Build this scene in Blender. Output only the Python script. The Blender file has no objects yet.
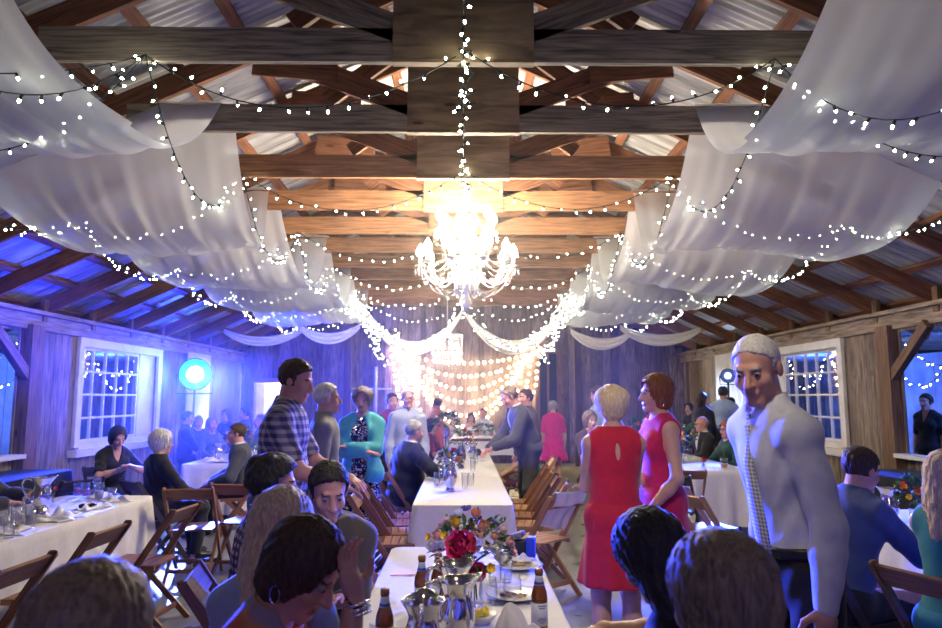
import bpy, math, random
import numpy as np
from mathutils import Vector, Matrix, Euler
random.seed(7)
SC = bpy.context.scene
COL = SC.collection
PI = math.pi
R = math.radians
CAMZ = 1.62; FPX = 700.0; TH = R(6.84); CT, ST = math.cos(TH), math.sin(TH)

# ---- where a direction of view meets a depth, a height or a distance down the hall
def ray(px, py):
    u = (px-463)/FPX; v = (314-py)/FPX
    return (u, CT-v*ST, ST+v*CT)
def at_t(px, py, t):
    r = ray(px, py); return Vector((r[0]*t, r[1]*t, CAMZ+r[2]*t))
def at_y(px, py, Y):
    r = ray(px, py); return at_t(px, py, Y/r[1])
def at_z(px, py, z):
    r = ray(px, py); return at_t(px, py, (z-CAMZ)/r[2])

def tag(o, label=None, cat=None, group=None, kind=None):
    if label: o['label'] = label
    if cat: o['category'] = cat
    if group: o['group'] = group
    if kind: o['kind'] = kind
    return o
def empty(name, loc=(0, 0, 0), rz=0.0, label=None, cat=None, group=None, kind=None, parent=None):
    o = bpy.data.objects.new(name, None); COL.objects.link(o)
    o.location = loc; o.rotation_euler = (0, 0, rz); o.empty_display_size = .1
    if parent: o.parent = parent
    return tag(o, label, cat, group, kind)
def copy_tree(o, parent=None):
    c = o.copy(); COL.objects.link(c); c.parent = parent
    for ch in list(o.children): copy_tree(ch, c)
    return c

# ---------------------------------------------------------------- materials
def newmat(name):
    m = bpy.data.materials.new(name); m.use_nodes = True
    nt = m.node_tree; nt.nodes.clear()
    return m, nt
def N(nt, typ, **kw):
    n = nt.nodes.new(typ)
    for k, v in kw.items():
        if k.startswith('i_'):
            n.inputs[k[2:].replace('_', ' ')].default_value = v
        else: setattr(n, k, v)
    return n
def L(nt, a, b): nt.links.new(a, b)
def ramp(nt, stops):
    r = nt.nodes.new('ShaderNodeValToRGB'); e = r.color_ramp.elements
    while len(e) < len(stops): e.new(0.5)
    for i, (p, c) in enumerate(stops): e[i].position = p; e[i].color = (*c, 1)
    return r
MATS = {}
def plain(name, col, rough=.5, metal=0., noise=0., nscale=8., bump=0., spec=.5, trans=0., sheen=0., coords='Object', alpha=1., ior=1.45, sub=0.):
    m, nt = newmat(name); out = N(nt, 'ShaderNodeOutputMaterial'); b = N(nt, 'ShaderNodeBsdfPrincipled')
    L(nt, b.outputs[0], out.inputs[0])
    b.inputs['Base Color'].default_value = (*col, 1); b.inputs['Roughness'].default_value = rough
    b.inputs['Metallic'].default_value = metal; b.inputs['Specular IOR Level'].default_value = spec
    b.inputs['Transmission Weight'].default_value = trans; b.inputs['Sheen Weight'].default_value = sheen
    b.inputs['IOR'].default_value = ior
    if noise or bump:
        tc = N(nt, 'ShaderNodeTexCoord'); nz = N(nt, 'ShaderNodeTexNoise'); nz.inputs['Scale'].default_value = nscale
        nz.inputs['Detail'].default_value = 5
        L(nt, tc.outputs[coords], nz.inputs['Vector'])
        if noise:
            a = tuple(max(0, c*(1-noise)) for c in col); d = tuple(min(1, c*(1+noise)) for c in col)
            r = ramp(nt, [(.3, a), (.7, d)]); L(nt, nz.outputs['Fac'], r.inputs[0]); L(nt, r.outputs[0], b.inputs['Base Color'])
        if bump:
            bp = N(nt, 'ShaderNodeBump'); bp.inputs['Strength'].default_value = bump; bp.inputs['Distance'].default_value = .01
            L(nt, nz.outputs['Fac'], bp.inputs['Height']); L(nt, bp.outputs[0], b.inputs['Normal'])
    MATS[name] = m; return m
def wood(name, dark, light, rough=.7, vary=.35, grain=26., knots=True, bump=.25):
    """sawn timber: UV u runs along the grain in metres; every board gets its own tint"""
    m, nt = newmat(name); out = N(nt, 'ShaderNodeOutputMaterial'); b = N(nt, 'ShaderNodeBsdfPrincipled')
    L(nt, b.outputs[0], out.inputs[0]); b.inputs['Roughness'].default_value = rough
    uv = N(nt, 'ShaderNodeUVMap'); geo = N(nt, 'ShaderNodeNewGeometry')
    mp = N(nt, 'ShaderNodeMapping'); mp.inputs['Scale'].default_value = (1.6, grain, 1)
    L(nt, uv.outputs[0], mp.inputs[0])
    nz = N(nt, 'ShaderNodeTexNoise'); nz.inputs['Scale'].default_value = 1.6; nz.inputs['Detail'].default_value = 7; nz.inputs['Distortion'].default_value = .7
    L(nt, mp.outputs[0], nz.inputs['Vector'])
    r = ramp(nt, [(.28, dark), (.5, tuple((a+c)/2 for a, c in zip(dark, light))), (.74, light)])
    L(nt, nz.outputs['Fac'], r.inputs[0])
    n2 = N(nt, 'ShaderNodeTexNoise'); n2.inputs['Scale'].default_value = 2.3; n2.inputs['Detail'].default_value = 3
    L(nt, uv.outputs[0], n2.inputs['Vector'])
    mul = N(nt, 'ShaderNodeMath', operation='MULTIPLY_ADD'); mul.inputs[1].default_value = vary*2; mul.inputs[2].default_value = 1-vary
    L(nt, geo.outputs['Random Per Island'], mul.inputs[0])
    m3 = N(nt, 'ShaderNodeMath', operation='MULTIPLY_ADD'); m3.inputs[1].default_value = .9; m3.inputs[2].default_value = .55
    L(nt, n2.outputs['Fac'], m3.inputs[0])
    m4 = N(nt, 'ShaderNodeMath', operation='MULTIPLY'); L(nt, mul.outputs[0], m4.inputs[0]); L(nt, m3.outputs[0], m4.inputs[1])
    mx = N(nt, 'ShaderNodeVectorMath', operation='SCALE'); L(nt, r.outputs[0], mx.inputs[0]); L(nt, m4.outputs[0], mx.inputs['Scale'])
    col = mx.outputs[0]
    if knots:
        vm = N(nt, 'ShaderNodeMapping'); vm.inputs['Scale'].default_value = (1.1, 3.4, 1); L(nt, uv.outputs[0], vm.inputs[0])
        vo = N(nt, 'ShaderNodeTexVoronoi'); vo.inputs['Scale'].default_value = 1.5; L(nt, vm.outputs[0], vo.inputs['Vector'])
        kr = ramp(nt, [(.0, (.25, .22, .2)), (.07, (.45, .4, .38)), (.1, (1, 1, 1))]); L(nt, vo.outputs['Distance'], kr.inputs[0])
        mm = N(nt, 'ShaderNodeVectorMath', operation='MULTIPLY'); L(nt, col, mm.inputs[0]); L(nt, kr.outputs[0], mm.inputs[1]); col = mm.outputs[0]
    L(nt, col, b.inputs['Base Color'])
    bp = N(nt, 'ShaderNodeBump'); bp.inputs['Strength'].default_value = bump; bp.inputs['Distance'].default_value = .006
    L(nt, nz.outputs['Fac'], bp.inputs['Height']); L(nt, bp.outputs[0], b.inputs['Normal'])
    MATS[name] = m; return m
def emit(name, col, s):
    m, nt = newmat(name); out = N(nt, 'ShaderNodeOutputMaterial'); e = N(nt, 'ShaderNodeEmission')
    e.inputs[0].default_value = (*col, 1); e.inputs[1].default_value = s; L(nt, e.outputs[0], out.inputs[0]); MATS[name] = m; return m
def glassmat(name, col=(1, 1, 1), rough=.0, ior=1.45, clear=.6):
    """thin clear glass: mostly see-through with glossy reflection"""
    m, nt = newmat(name); out = N(nt, 'ShaderNodeOutputMaterial')
    t = N(nt, 'ShaderNodeBsdfTransparent'); t.inputs[0].default_value = (*col, 1)
    g = N(nt, 'ShaderNodeBsdfGlossy'); g.inputs['Roughness'].default_value = max(rough, .03)
    lw = N(nt, 'ShaderNodeLayerWeight'); lw.inputs[0].default_value = .5
    pw = N(nt, 'ShaderNodeMath', operation='POWER'); pw.inputs[1].default_value = 3.; L(nt, lw.outputs['Facing'], pw.inputs[0])
    ma = N(nt, 'ShaderNodeMath', operation='MULTIPLY_ADD'); ma.inputs[1].default_value = clear; ma.inputs[2].default_value = .05; L(nt, pw.outputs[0], ma.inputs[0])
    mix = N(nt, 'ShaderNodeMixShader'); L(nt, ma.outputs[0], mix.inputs[0]); L(nt, t.outputs[0], mix.inputs[1]); L(nt, g.outputs[0], mix.inputs[2])
    L(nt, mix.outputs[0], out.inputs[0]); MATS[name] = m; return m
def sheer(name, col, clear=.35, transl=.5, weave=220.):
    m, nt = newmat(name); out = N(nt, 'ShaderNodeOutputMaterial')
    t = N(nt, 'ShaderNodeBsdfTransparent'); d = N(nt, 'ShaderNodeBsdfDiffuse'); d.inputs[0].default_value = (*col, 1)
    tl = N(nt, 'ShaderNodeBsdfTranslucent'); tl.inputs[0].default_value = (*col, 1)
    m1 = N(nt, 'ShaderNodeMixShader'); m1.inputs[0].default_value = transl; L(nt, d.outputs[0], m1.inputs[1]); L(nt, tl.outputs[0], m1.inputs[2])
    lw = N(nt, 'ShaderNodeLayerWeight'); lw.inputs[0].default_value = .35
    mr = N(nt, 'ShaderNodeMapRange'); mr.inputs[1].default_value = 0; mr.inputs[2].default_value = 1; mr.inputs[3].default_value = 1-clear; mr.inputs[4].default_value = 1.
    L(nt, lw.outputs['Facing'], mr.inputs[0])
    mix = N(nt, 'ShaderNodeMixShader'); L(nt, mr.outputs[0], mix.inputs[0]); L(nt, t.outputs[0], mix.inputs[1]); L(nt, m1.outputs[0], mix.inputs[2])
    L(nt, mix.outputs[0], out.inputs[0]); MATS[name] = m; return m

# ---------------------------------------------------------------- mesh collector
class MB:
    def __init__(s): s.v = []; s.f = []; s.uv = []; s.mi = []
    def add(s, vs, fs, uvs=None, mi=0):
        b = len(s.v); s.v.extend([tuple(p) for p in vs])
        for k, f in enumerate(fs):
            s.f.append(tuple(b+i for i in f)); s.mi.append(mi)
            if uvs: s.uv.append(uvs[k])
            else: s.uv.append([(vs[i][0]+vs[i][2]*.3, vs[i][1]+vs[i][2]) for i in f])
        return s
    def beam(s, p0, p1, w, h, up=(0, 0, 1), mi=0, taper=1.):
        """a board from p0 to p1: w across, h along 'up'; UV u runs along it"""
        p0 = Vector(p0); p1 = Vector(p1); d = p1-p0; ln = d.length
        if ln < 1e-6: return s
        d.normalize(); up = Vector(up); x = d.cross(up)
        if x.length < 1e-5: x = d.cross(Vector((1, 0, 0)))
        x.normalize(); y = x.cross(d).normalized()
        vs = []
        for p, k in ((p0, 1.), (p1, taper)):
            for a, c in ((-1, -1), (1, -1), (1, 1), (-1, 1)): vs.append(p+x*(a*w/2*k)+y*(c*h/2*k))
        fs = [(0, 1, 2, 3), (7, 6, 5, 4), (0, 4, 5, 1), (1, 5, 6, 2), (2, 6, 7, 3), (3, 7, 4, 0)]
        o = random.uniform(0, 60); q = random.uniform(0, 40)
        uvs = [[(o, q), (o, q+w), (o+h, q+w), (o+h, q)], [(o+9, q), (o+9, q+w), (o+9+h, q+w), (o+9+h, q)]]
        for wd, k in ((w, 0), (h, 1), (w, 2), (h, 3)):
            qq = q+k*.37
            uvs.append([(o, qq), (o+ln, qq), (o+ln, qq+wd), (o, qq+wd)])
        return s.add(vs, fs, uvs, mi)
    def box(s, c, size, rz=0., mi=0, axis=0):
        c = Vector(c); sx, sy, sz = size; M = Matrix.Rotation(rz, 3, 'Z')
        if axis == 0: a = M @ Vector((sx/2, 0, 0)); return s.beam(c-a, c+a, sy, sz, (0, 0, 1), mi)
        if axis == 1: a = M @ Vector((0, sy/2, 0)); return s.beam(c-a, c+a, sx, sz, (0, 0, 1), mi)
        a = Vector((0, 0, sz/2)); return s.beam(c-a, c+a, sx, sy, M @ Vector((0, 1, 0)), mi)
    def rbox(s, c, size, r, M=None, mi=0, n=3):
        """box with rounded edges (lozenge grid)"""
        c = Vector(c); h = Vector(size)/2; M = M or Matrix.Identity(3)
        vs, fs = [], []
        nu, nv = 16, 8
        for i in range(nv+1):
            ph = -PI/2+PI*i/nv
            for j in range(nu):
                th = 2*PI*j/nu+PI/nu
                d = Vector((math.cos(ph)*math.cos(th), math.cos(ph)*math.sin(th), math.sin(ph)))
                q = Vector((math.copysign(max(h.x-r, 0), d.x), math.copysign(max(h.y-r, 0), d.y), math.copysign(max(h.z-r, 0), d.z if abs(d.z) > 1e-6 else 0) if i != nv/2 else 0))
                vs.append(c+M @ (q+d*r))
        for i in range(nv):
            for j in range(nu):
                k = (j+1) % nu; fs.append((i*nu+j, i*nu+k, (i+1)*nu+k, (i+1)*nu+j))
        fs.append(tuple(range(nu-1, -1, -1))); fs.append(tuple(nv*nu+j for j in range(nu)))
        return s.add(vs, fs, None, mi)
    def tube(s, pts, r, n=6, mi=0, cap=True):
        pts = [Vector(p) for p in pts]; m = len(pts); rr = r if isinstance(r, (list, tuple)) else [r]*m
        vs, fs = [], []; prev = None
        for i, p in enumerate(pts):
            d = (pts[min(i+1, m-1)]-pts[max(i-1, 0)])
            if d.length < 1e-9: d = Vector((0, 0, 1))
            d.normalize()
            x = prev-d*prev.dot(d) if prev is not None else d.orthogonal()
            if x.length < 1e-6: x = d.orthogonal()
            x.normalize(); prev = x; y = d.cross(x)
            for j in range(n): a = 2*PI*j/n; vs.append(p+(x*math.cos(a)+y*math.sin(a))*rr[i])
        for i in range(m-1):
            for j in range(n): k = (j+1) % n; fs.append((i*n+j, i*n+k, (i+1)*n+k, (i+1)*n+j))
        if cap: fs.append(tuple(range(n-1, -1, -1))); fs.append(tuple((m-1)*n+j for j in range(n)))
        return s.add(vs, fs, None, mi)
    def lathe(s, prof, n=16, c=(0, 0, 0), M=None, mi=0, sx=1., sy=1.):
        c = Vector(c); vs, fs = [], []; m = len(prof)
        for r, z in prof:
            for j in range(n):
                a = 2*PI*j/n; p = Vector((r*math.cos(a)*sx, r*math.sin(a)*sy, z)); vs.append(c+(M @ p if M else p))
        for i in range(m-1):
            for j in range(n): k = (j+1) % n; fs.append((i*n+j, i*n+k, (i+1)*n+k, (i+1)*n+j))
        if prof[0][0] > 1e-4: fs.append(tuple(range(n-1, -1, -1)))
        if prof[-1][0] > 1e-4: fs.append(tuple((m-1)*n+j for j in range(n)))
        return s.add(vs, fs, None, mi)
    def ellip(s, c, rad, nu=12, nv=8, M=None, mi=0):
        c = Vector(c); vs, fs = [], []
        for i in range(nv+1):
            ph = -PI/2+PI*i/nv
            for j in range(nu):
                th = 2*PI*j/nu; p = Vector((rad[0]*math.cos(ph)*math.cos(th), rad[1]*math.cos(ph)*math.sin(th), rad[2]*math.sin(ph)))
                vs.append(c+(M @ p if M else p))
        for i in range(nv):
            for j in range(nu): k = (j+1) % nu; fs.append((i*nu+j, i*nu+k, (i+1)*nu+k, (i+1)*nu+j))
        return s.add(vs, fs, None, mi)
    def grid(s, fn, nu, nv, mi=0, closed=False):
        vs = [fn(i/nu, j/nv) for i in range(nu+1) for j in range(nv+1)]; fs, uvs = [], []
        for i in range(nu):
            for j in range(nv):
                a = i*(nv+1)+j; fs.append((a, a+nv+1, a+nv+2, a+1))
                uvs.append([(i/nu, j/nv), ((i+1)/nu, j/nv), ((i+1)/nu, (j+1)/nv), (i/nu, (j+1)/nv)])
        return s.add(vs, fs, uvs, mi)
    def mesh(s, name, mats, smooth=False):
        me = bpy.data.meshes.new(name); me.from_pydata(s.v, [], s.f)
        if not isinstance(mats, (list, tuple)): mats = [mats]
        for m in mats: me.materials.append(m)
        uvl = me.uv_layers.new(name='UVMap')
        flat = np.array([c for f in s.uv for p in f for c in p], dtype=np.float32)
        uvl.data.foreach_set('uv', flat)
        me.polygons.foreach_set('material_index', s.mi)
        if smooth: me.polygons.foreach_set('use_smooth', [True]*len(s.f))
        me.update(); return me
    def build(s, name, mats, parent=None, smooth=False, loc=None, rz=None):
        o = bpy.data.objects.new(name, s.mesh(name, mats, smooth)); COL.objects.link(o)
        if parent: o.parent = parent
        if loc is not None: o.location = loc
        if rz is not None: o.rotation_euler = (0, 0, rz)
        return o
def mesh_obj(name, me, parent=None, loc=None):
    o = bpy.data.objects.new(name, me); COL.objects.link(o)
    if parent: o.parent = parent
    if loc is not None: o.location = loc
    return o

# ---------------------------------------------------------------- the palette
M_tie = wood('weathered_beam', (.075, .058, .04), (.38, .31, .22), vary=.25)
M_red = wood('reddish_timber', (.075, .026, .013), (.27, .115, .055), vary=.35)
M_glow_orange = wood('glow_tinted_timber', (.12, .052, .024), (.42, .205, .095), vary=.25)  # chandelier glow put into the colour of the further tie beams
M_ply = wood('plywood_plate', (.12, .08, .043), (.38, .26, .145), vary=.2, grain=8)
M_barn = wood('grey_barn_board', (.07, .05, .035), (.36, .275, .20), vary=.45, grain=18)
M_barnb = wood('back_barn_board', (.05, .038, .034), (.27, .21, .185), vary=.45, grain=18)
M_post = wood('brown_post', (.06, .03, .018), (.25, .14, .075), vary=.2)
M_chair = wood('chair_wood', (.10, .035, .014), (.33, .15, .07), rough=.42, vary=.25, grain=30, knots=False, bump=.08)
M_oak = wood('honey_chair_wood', (.22, .10, .035), (.50, .27, .11), rough=.42, vary=.2, grain=30, knots=False, bump=.08)
M_dkchair = wood('dark_chair_wood', (.02, .014, .016), (.07, .05, .05), rough=.4, vary=.2, grain=30, knots=False, bump=.08)
M_white = plain('white_paint', (.72, .70, .66), .5, noise=.1, nscale=4)
M_cloth = plain('white_tablecloth', (.74, .72, .68), .85, noise=.04, nscale=30, bump=.05)
M_blackcloth = plain('black_tablecloth', (.008, .008, .012), .9)
M_napkin = plain('napkin_white', (.8, .78, .76), .9, bump=.1, nscale=40)
M_tulle = sheer('tulle', (.80, .80, .80), clear=.24, transl=.45)
M_swag = sheer('swag_cloth', (.85, .83, .8), clear=.1, transl=.4)
M_silver = plain('polished_silver', (.82, .79, .74), .12, 1., noise=.08, nscale=20)
M_glass = glassmat('clear_glass', (.97, .98, 1.), clear=.8)
M_pane = glassmat('window_glass', (.96, .97, 1.), clear=.3)
M_amber = plain('amber_glass', (.26, .075, .012), .08, 0, trans=.55)
M_label = plain('paper_label', (.55, .55, .6), .6)
M_black = plain('black_plastic', (.012, .012, .014), .4)
M_cord = plain('dark_green_cord', (.012, .022, .018), .6)
M_plate = plain('china_white', (.75, .74, .72), .15)
M_green = plain('leaf_green', (.07, .17, .035), .6, noise=.5, nscale=30)
M_dkgreen = plain('dark_leaf_green', (.03, .085, .03), .6, noise=.5, nscale=30)
M_steel = plain('dark_steel', (.06, .06, .07), .35, .9)
M_galv = plain('galvanised_metal', (.5, .52, .54), .42, .85, noise=.25, nscale=6)
M_bulb = emit('string_bulb_light', (.95, 1., .80), 60.)
M_edison = emit('globe_bulb_light', (1., .72, .36), 36.)
M_flame = emit('candle_bulb_light', (1., .87, .66), 300.)
M_crystal = plain('crystal_bead', (.95, .95, .97), .08, trans=.7, spec=.8)
# ================================================================ the barn
W = 5.6; YB = 17.8; YF = -3.0; SL = .46; EAVE = 2.70
def rb(x): return EAVE+(W-abs(x))*SL            # underside of the rafters
TY = [4.41+1.22*(k-1) for k in range(-1, 12)]   # truss positions; index 2 is the first one seen in full
def truss_y(k): return 4.41+1.22*(k-1)
TB, TT = 3.82, 4.055                            # tie beam bottom and top

# floor: worn concrete
m, nt = newmat('worn_concrete'); out = N(nt, 'ShaderNodeOutputMaterial'); b = N(nt, 'ShaderNodeBsdfPrincipled'); L(nt, b.outputs[0], out.inputs[0])
tc = N(nt, 'ShaderNodeTexCoord'); n1 = N(nt, 'ShaderNodeTexNoise'); n1.inputs['Scale'].default_value = .9; n1.inputs['Detail'].default_value = 8; n1.inputs['Roughness'].default_value = .62
L(nt, tc.outputs['Object'], n1.inputs['Vector'])
r1 = ramp(nt, [(.3, (.10, .10, .10)), (.52, (.22, .22, .21)), (.66, (.42, .41, .38))]); L(nt, n1.outputs['Fac'], r1.inputs[0])
vo = N(nt, 'ShaderNodeTexVoronoi'); vo.inputs['Scale'].default_value = 3.1; L(nt, tc.outputs['Object'], vo.inputs['Vector'])
r2 = ramp(nt, [(0, (.35, .33, .3)), (.05, (.6, .58, .55)), (.09, (1, 1, 1))]); L(nt, vo.outputs['Distance'], r2.inputs[0])
mu = N(nt, 'ShaderNodeVectorMath', operation='MULTIPLY'); L(nt, r1.outputs[0], mu.inputs[0]); L(nt, r2.outputs[0], mu.inputs[1]); L(nt, mu.outputs[0], b.inputs['Base Color'])
r3 = ramp(nt, [(.35, (.22,)*3), (.7, (.55,)*3)]); L(nt, n1.outputs['Fac'], r3.inputs[0]); L(nt, r3.outputs[0], b.inputs['Roughness'])
q = MB(); q.box((0, 7.4, -.05), (20.5, 22., .1)); fl = q.build('floor', m); tag(fl, 'worn stained grey concrete floor of the barn', 'floor', kind='structure')

# corrugated metal roof, two pitches
m, nt = newmat('corrugated_metal'); out = N(nt, 'ShaderNodeOutputMaterial'); b = N(nt, 'ShaderNodeBsdfPrincipled'); L(nt, b.outputs[0], out.inputs[0])
tc = N(nt, 'ShaderNodeTexCoord'); mp = N(nt, 'ShaderNodeMapping'); mp.inputs['Scale'].default_value = (.35, 5., 1); L(nt, tc.outputs['Object'], mp.inputs[0])
n1 = N(nt, 'ShaderNodeTexNoise'); n1.inputs['Scale'].default_value = 2.2; n1.inputs['Detail'].default_value = 5; L(nt, mp.outputs[0], n1.inputs['Vector'])
r1 = ramp(nt, [(.3, (.20, .19, .18)), (.5, (.42, .42, .41)), (.7, (.62, .61, .58))]); L(nt, n1.outputs['Fac'], r1.inputs[0]); L(nt, r1.outputs[0], b.inputs['Base Color'])
b.inputs['Metallic'].default_value = .35; b.inputs['Roughness'].default_value = .5
M_roof = m
for sg, nm in ((-1, 'west'), (1, 'east')):
    q = MB(); ny = int((YB+.6-YF)/.0127)
    def fn(i, j, sg=sg, ny=ny):
        y = YF-.3+(YB+.9-YF)*i; x = 6.6*j
        ph = y/.076*2*PI
        return (sg*x, y, EAVE+(W-x)*SL+.285+.011*math.copysign(abs(math.sin(ph))**.7, math.sin(ph)))
    q.grid(fn, ny, 1)
    o = q.build('roof', M_roof, smooth=True); tag(o, 'corrugated metal roof slope over the %s half of the hall' % ('blue-lit' if sg < 0 else 'timber-coloured'), 'roof', kind='structure')
# purlins
for sg in (-1, 1):
    for i in range(11):
        x = .18+i*.56
        q = MB(); z = rb(x)+.235
        ct = Vector((sg*1, 0, -SL)).normalized()
        q.beam((sg*x, YF, z), (sg*x, YB, z), .10, .045, Vector((sg*SL, 0, 1)))
        o = q.build('roof_purlin', M_red)
        tag(o, 'reddish purlin board under the metal, row %d down from the ridge on the %s slope' % (i+1, 'blue-lit' if sg < 0 else 'brown-lit'), 'roof purlin', 'roof purlins', 'structure')
# trusses
for k in range(-1, 12):
    Y = truss_y(k)
    t = empty('roof_truss', (0, Y, 0), 0, 'timber roof truss number %d counting from above the photographer' % (k+2), 'roof truss', 'roof trusses', 'structure')
    MT = M_tie if k <= 3 else M_red
    q = MB(); q.beam((-2.8, 0, (TB+TT)/2), (2.8, 0, (TB+TT)/2), .045, TT-TB); q.build('tie_beam', M_tie if k < 3 else M_glow_orange, t)
    q = MB(); q.beam((-.465, -.034, 4.36), (.465, -.034, 4.36), .022, 1.06); q.beam((-.465, -.03, TB-.012), (.465, -.03, TB-.012), .07, .02); q.build('gusset_plate', M_ply, t)
    for sg in (-1, 1):
        q = MB(); q.beam((0, .05, rb(0)+.11), (sg*6.3, .05, rb(6.3)+.11), .045, .19); q.build('rafter', M_red, t)
        q = MB(); q.beam((sg*.3, -.0, 4.0), (sg*1.75, 0, rb(1.75)+.08), .045, .19); q.build('web', M_tie if k < 2 else M_red, t)
        q = MB(); q.beam((sg*.2, .05, 4.85), (sg*1.15, .05, 4.12), .04, .14); q.build('web', M_red, t)
        q = MB(); q.beam((sg*1.05, -.04, 4.45), (sg*1.75, -.04, 4.72-.21), .022, .42); q.build('joint_plate', M_red, t)
        q = MB(); q.beam((sg*(W-.05), -.02, 2.62), (sg*(W-.05), -.02, rb(W-.05)+.2), .06, .1, (0, 1, 0)); q.build('strut', M_post, t)

def boards(q, axis, pos, a0, a1, zf, th=.03, holes=(), wmin=.14, wmax=.24, gap=.004):
    """vertical boards filling a0..a1, up to the height zf(a), leaving out holes (a0,a1,z0,z1)"""
    a = a0
    edges = sorted({h[0] for h in holes} | {h[1] for h in holes})
    while a < a1-.01:
        w = random.uniform(wmin, wmax); e = min(a+w, a1)
        for ed in edges:
            if a+.005 < ed < e: e = ed; break
        if a1-e < .06: e = a1
        c = (a+e)/2; top = zf(c); segs = [(0., top)]
        for h in holes:
            if h[0] <= c <= h[1]:
                ns = []
                for s0, s1 in segs:
                    if h[2] > s0: ns.append((s0, min(s1, h[2])))
                    if h[3] < s1: ns.append((max(s0, h[3]), s1))
                segs = [x for x in ns if x[1]-x[0] > .01]
        j = random.uniform(-.006, .006)
        for s0, s1 in segs:
            if axis == 'y': q.beam((pos+j, c, s0), (pos+j, c, s1), e-a-gap, th, (1, 0, 0))
            else: q.beam((c, pos+j, s0), (c, pos+j, s1), e-a-gap, th, (0, 1, 0))
        a = e
OPN = (5.2, 8.9, .88, 2.47); WIN = (10.32, 12.88, .95, 2.42)
for sg, nm in ((-1, 'left'), (1, 'right')):
    holes = [OPN, WIN]
    q = MB(); boards(q, 'y', sg*(W+.02), YF, YB, lambda a: 2.68, holes=holes)
    o = q.build('wall_'+nm, M_barn); tag(o, 'side wall of vertical barn boards behind the %s' % ('woman in the black V-neck top' if sg < 0 else 'man in the white shirt'), 'wall', kind='structure')
    q = MB(); q.beam((sg*(W-.03), YF, 2.60), (sg*(W-.03), YB, 2.60), .07, .2); q.beam((sg*(W-.07), YF, 2.72), (sg*(W-.07), YB, 2.72), .16, .05)
    tag(q.build('trim_%d' % (1 if sg < 0 else 2), M_barn), 'timber wall plate along the top of the %s wall' % ('blue-lit' if sg < 0 else 'timber-coloured'), 'wall plate', kind='structure')
    # post and brace beside the opening
    t = empty('wall_post', (sg*(W-.06), 9.05, 0), 0, 'brown timber post with a diagonal brace beside the %s' % ('blue-lit white window' if sg < 0 else 'opening where the woman stands'), 'post', kind='structure')
    q = MB(); q.beam((0, 0, 0), (0, 0, 2.55), .26, .16, (1, 0, 0)); q.build('post', M_post, t)
    q = MB(); q.beam((-sg*.02, -.08, 1.88), (-sg*.02, -.85, 2.5), .09, .12); q.build('brace', M_post, t)
    q = MB(); q.beam((sg*(W-.06), OPN[0]-.1, .9), (sg*(W-.06), OPN[1]+.02, .9), .22, .05)
    tag(q.build('trim_%d' % (3 if sg < 0 else 4), M_white), 'white sill board under the unglazed opening on the %s wall' % ('blue-lit' if sg < 0 else 'timber-coloured'), 'sill', kind='structure')
    # window: casing, sill, sash with muntins, glass
    wn = empty('window_%d' % (1 if sg < 0 else 2), (sg*W, 11.6, 0), 0, 'white framed many-paned window behind the %s' % ('woman in the black V-neck top' if sg < 0 else 'man in the white shirt'), 'window', kind='structure')
    y0, y1, z0, z1 = -1.4, 1.4, .81, 2.55
    q = MB(); X = -sg*.03
    for yy in (y0+.07, y1-.07): q.beam((X, yy, z0+.1), (X, yy, z1-.16), .14, .05, (1, 0, 0))
    q.beam((X, y0, z1-.09), (X, y1, z1-.09), .06, .18); q.beam((X, y0+.12, z0+.11), (X, y1-.12, z0+.11), .05, .1)
    q.beam((sg*.09, .66, z0+.1), (sg*.09, .66, z1-.1), .02, .12, (0, 1, 0))
    q.build('casing', M_white, wn)
    q = MB(); q.beam((X-sg*.04, y0-.08, z0+.02), (X-sg*.04, y1+.08, z0+.02), .14, .1); q.build('sill', M_white, wn)
    q = MB(); q.beam((sg*.05, .68, (z0+z1)/2), (sg*.05, 1.3, (z0+z1)/2), .03, z1-z0-.3); q.build('panel', M_white, wn)
    ga, gb, zc, zd = -1.2, .62, .98, 2.36
    q = MB()
    for i in range(6): yy = ga+(gb-ga)*i/5; q.beam((sg*.05, yy, zc), (sg*.05, yy, zd), .05 if i in (0, 5) else .028, .04, (1, 0, 0))
    for i in range(5): zz = zc+(zd-zc)*i/4; q.beam((sg*.05, ga, zz), (sg*.05, gb, zz), .036, .06 if i in (0, 4) else .03)
    q.build('sash', M_white, wn)
    q = MB(); q.beam((sg*.055, ga, (zc+zd)/2), (sg*.055, gb, (zc+zd)/2), .006, zd-zc); q.build('glass', M_pane, wn)
    # porch beyond the side wall: outer boards, soffit
    M_pb = MATS.get('porch_board') or plain('porch_board', (.30, .32, .36), .8, noise=.3, nscale=3)
    q = MB(); boards(q, 'y', sg*9.2, YF, YB, lambda a: 2.5, wmin=.3, wmax=.4)
    o = q.build('wall_porch_'+nm, M_pb); tag(o, 'pale porch wall seen through the %s wall openings' % ('blue-lit' if sg < 0 else 'timber-coloured'), 'wall', kind='structure')
    q = MB(); q.beam((sg*7.45, YF, 2.62), (sg*7.45, YB, 2.62), 3.6, .04)
    for i in range(20): q.beam((sg*5.75, YF+.6+i*1.02, 2.56), (sg*9.1, YF+.6+i*1.02, 2.56), .05, .1)
    tag(q.build('ceiling_porch', M_pb), 'boarded porch ceiling outside the %s wall' % ('blue-lit' if sg < 0 else 'timber-coloured'), 'ceiling', kind='structure')
    q = MB()
    for yy in (9.3, 10.3): q.beam((sg*9.1, yy, .9), (sg*9.1, yy, 2.2), .1, .05, (1, 0, 0))
    for zz in (.9, 1.55, 2.2): q.beam((sg*9.1, 9.25, zz), (sg*9.1, 10.35, zz), .05, .09)
    tag(q.build('window_%d' % (3 if sg < 0 else 4), M_white), 'white window frame on the porch wall beyond the %s opening' % ('blue-lit' if sg < 0 else 'timber-coloured'), 'window', kind='structure')
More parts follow.
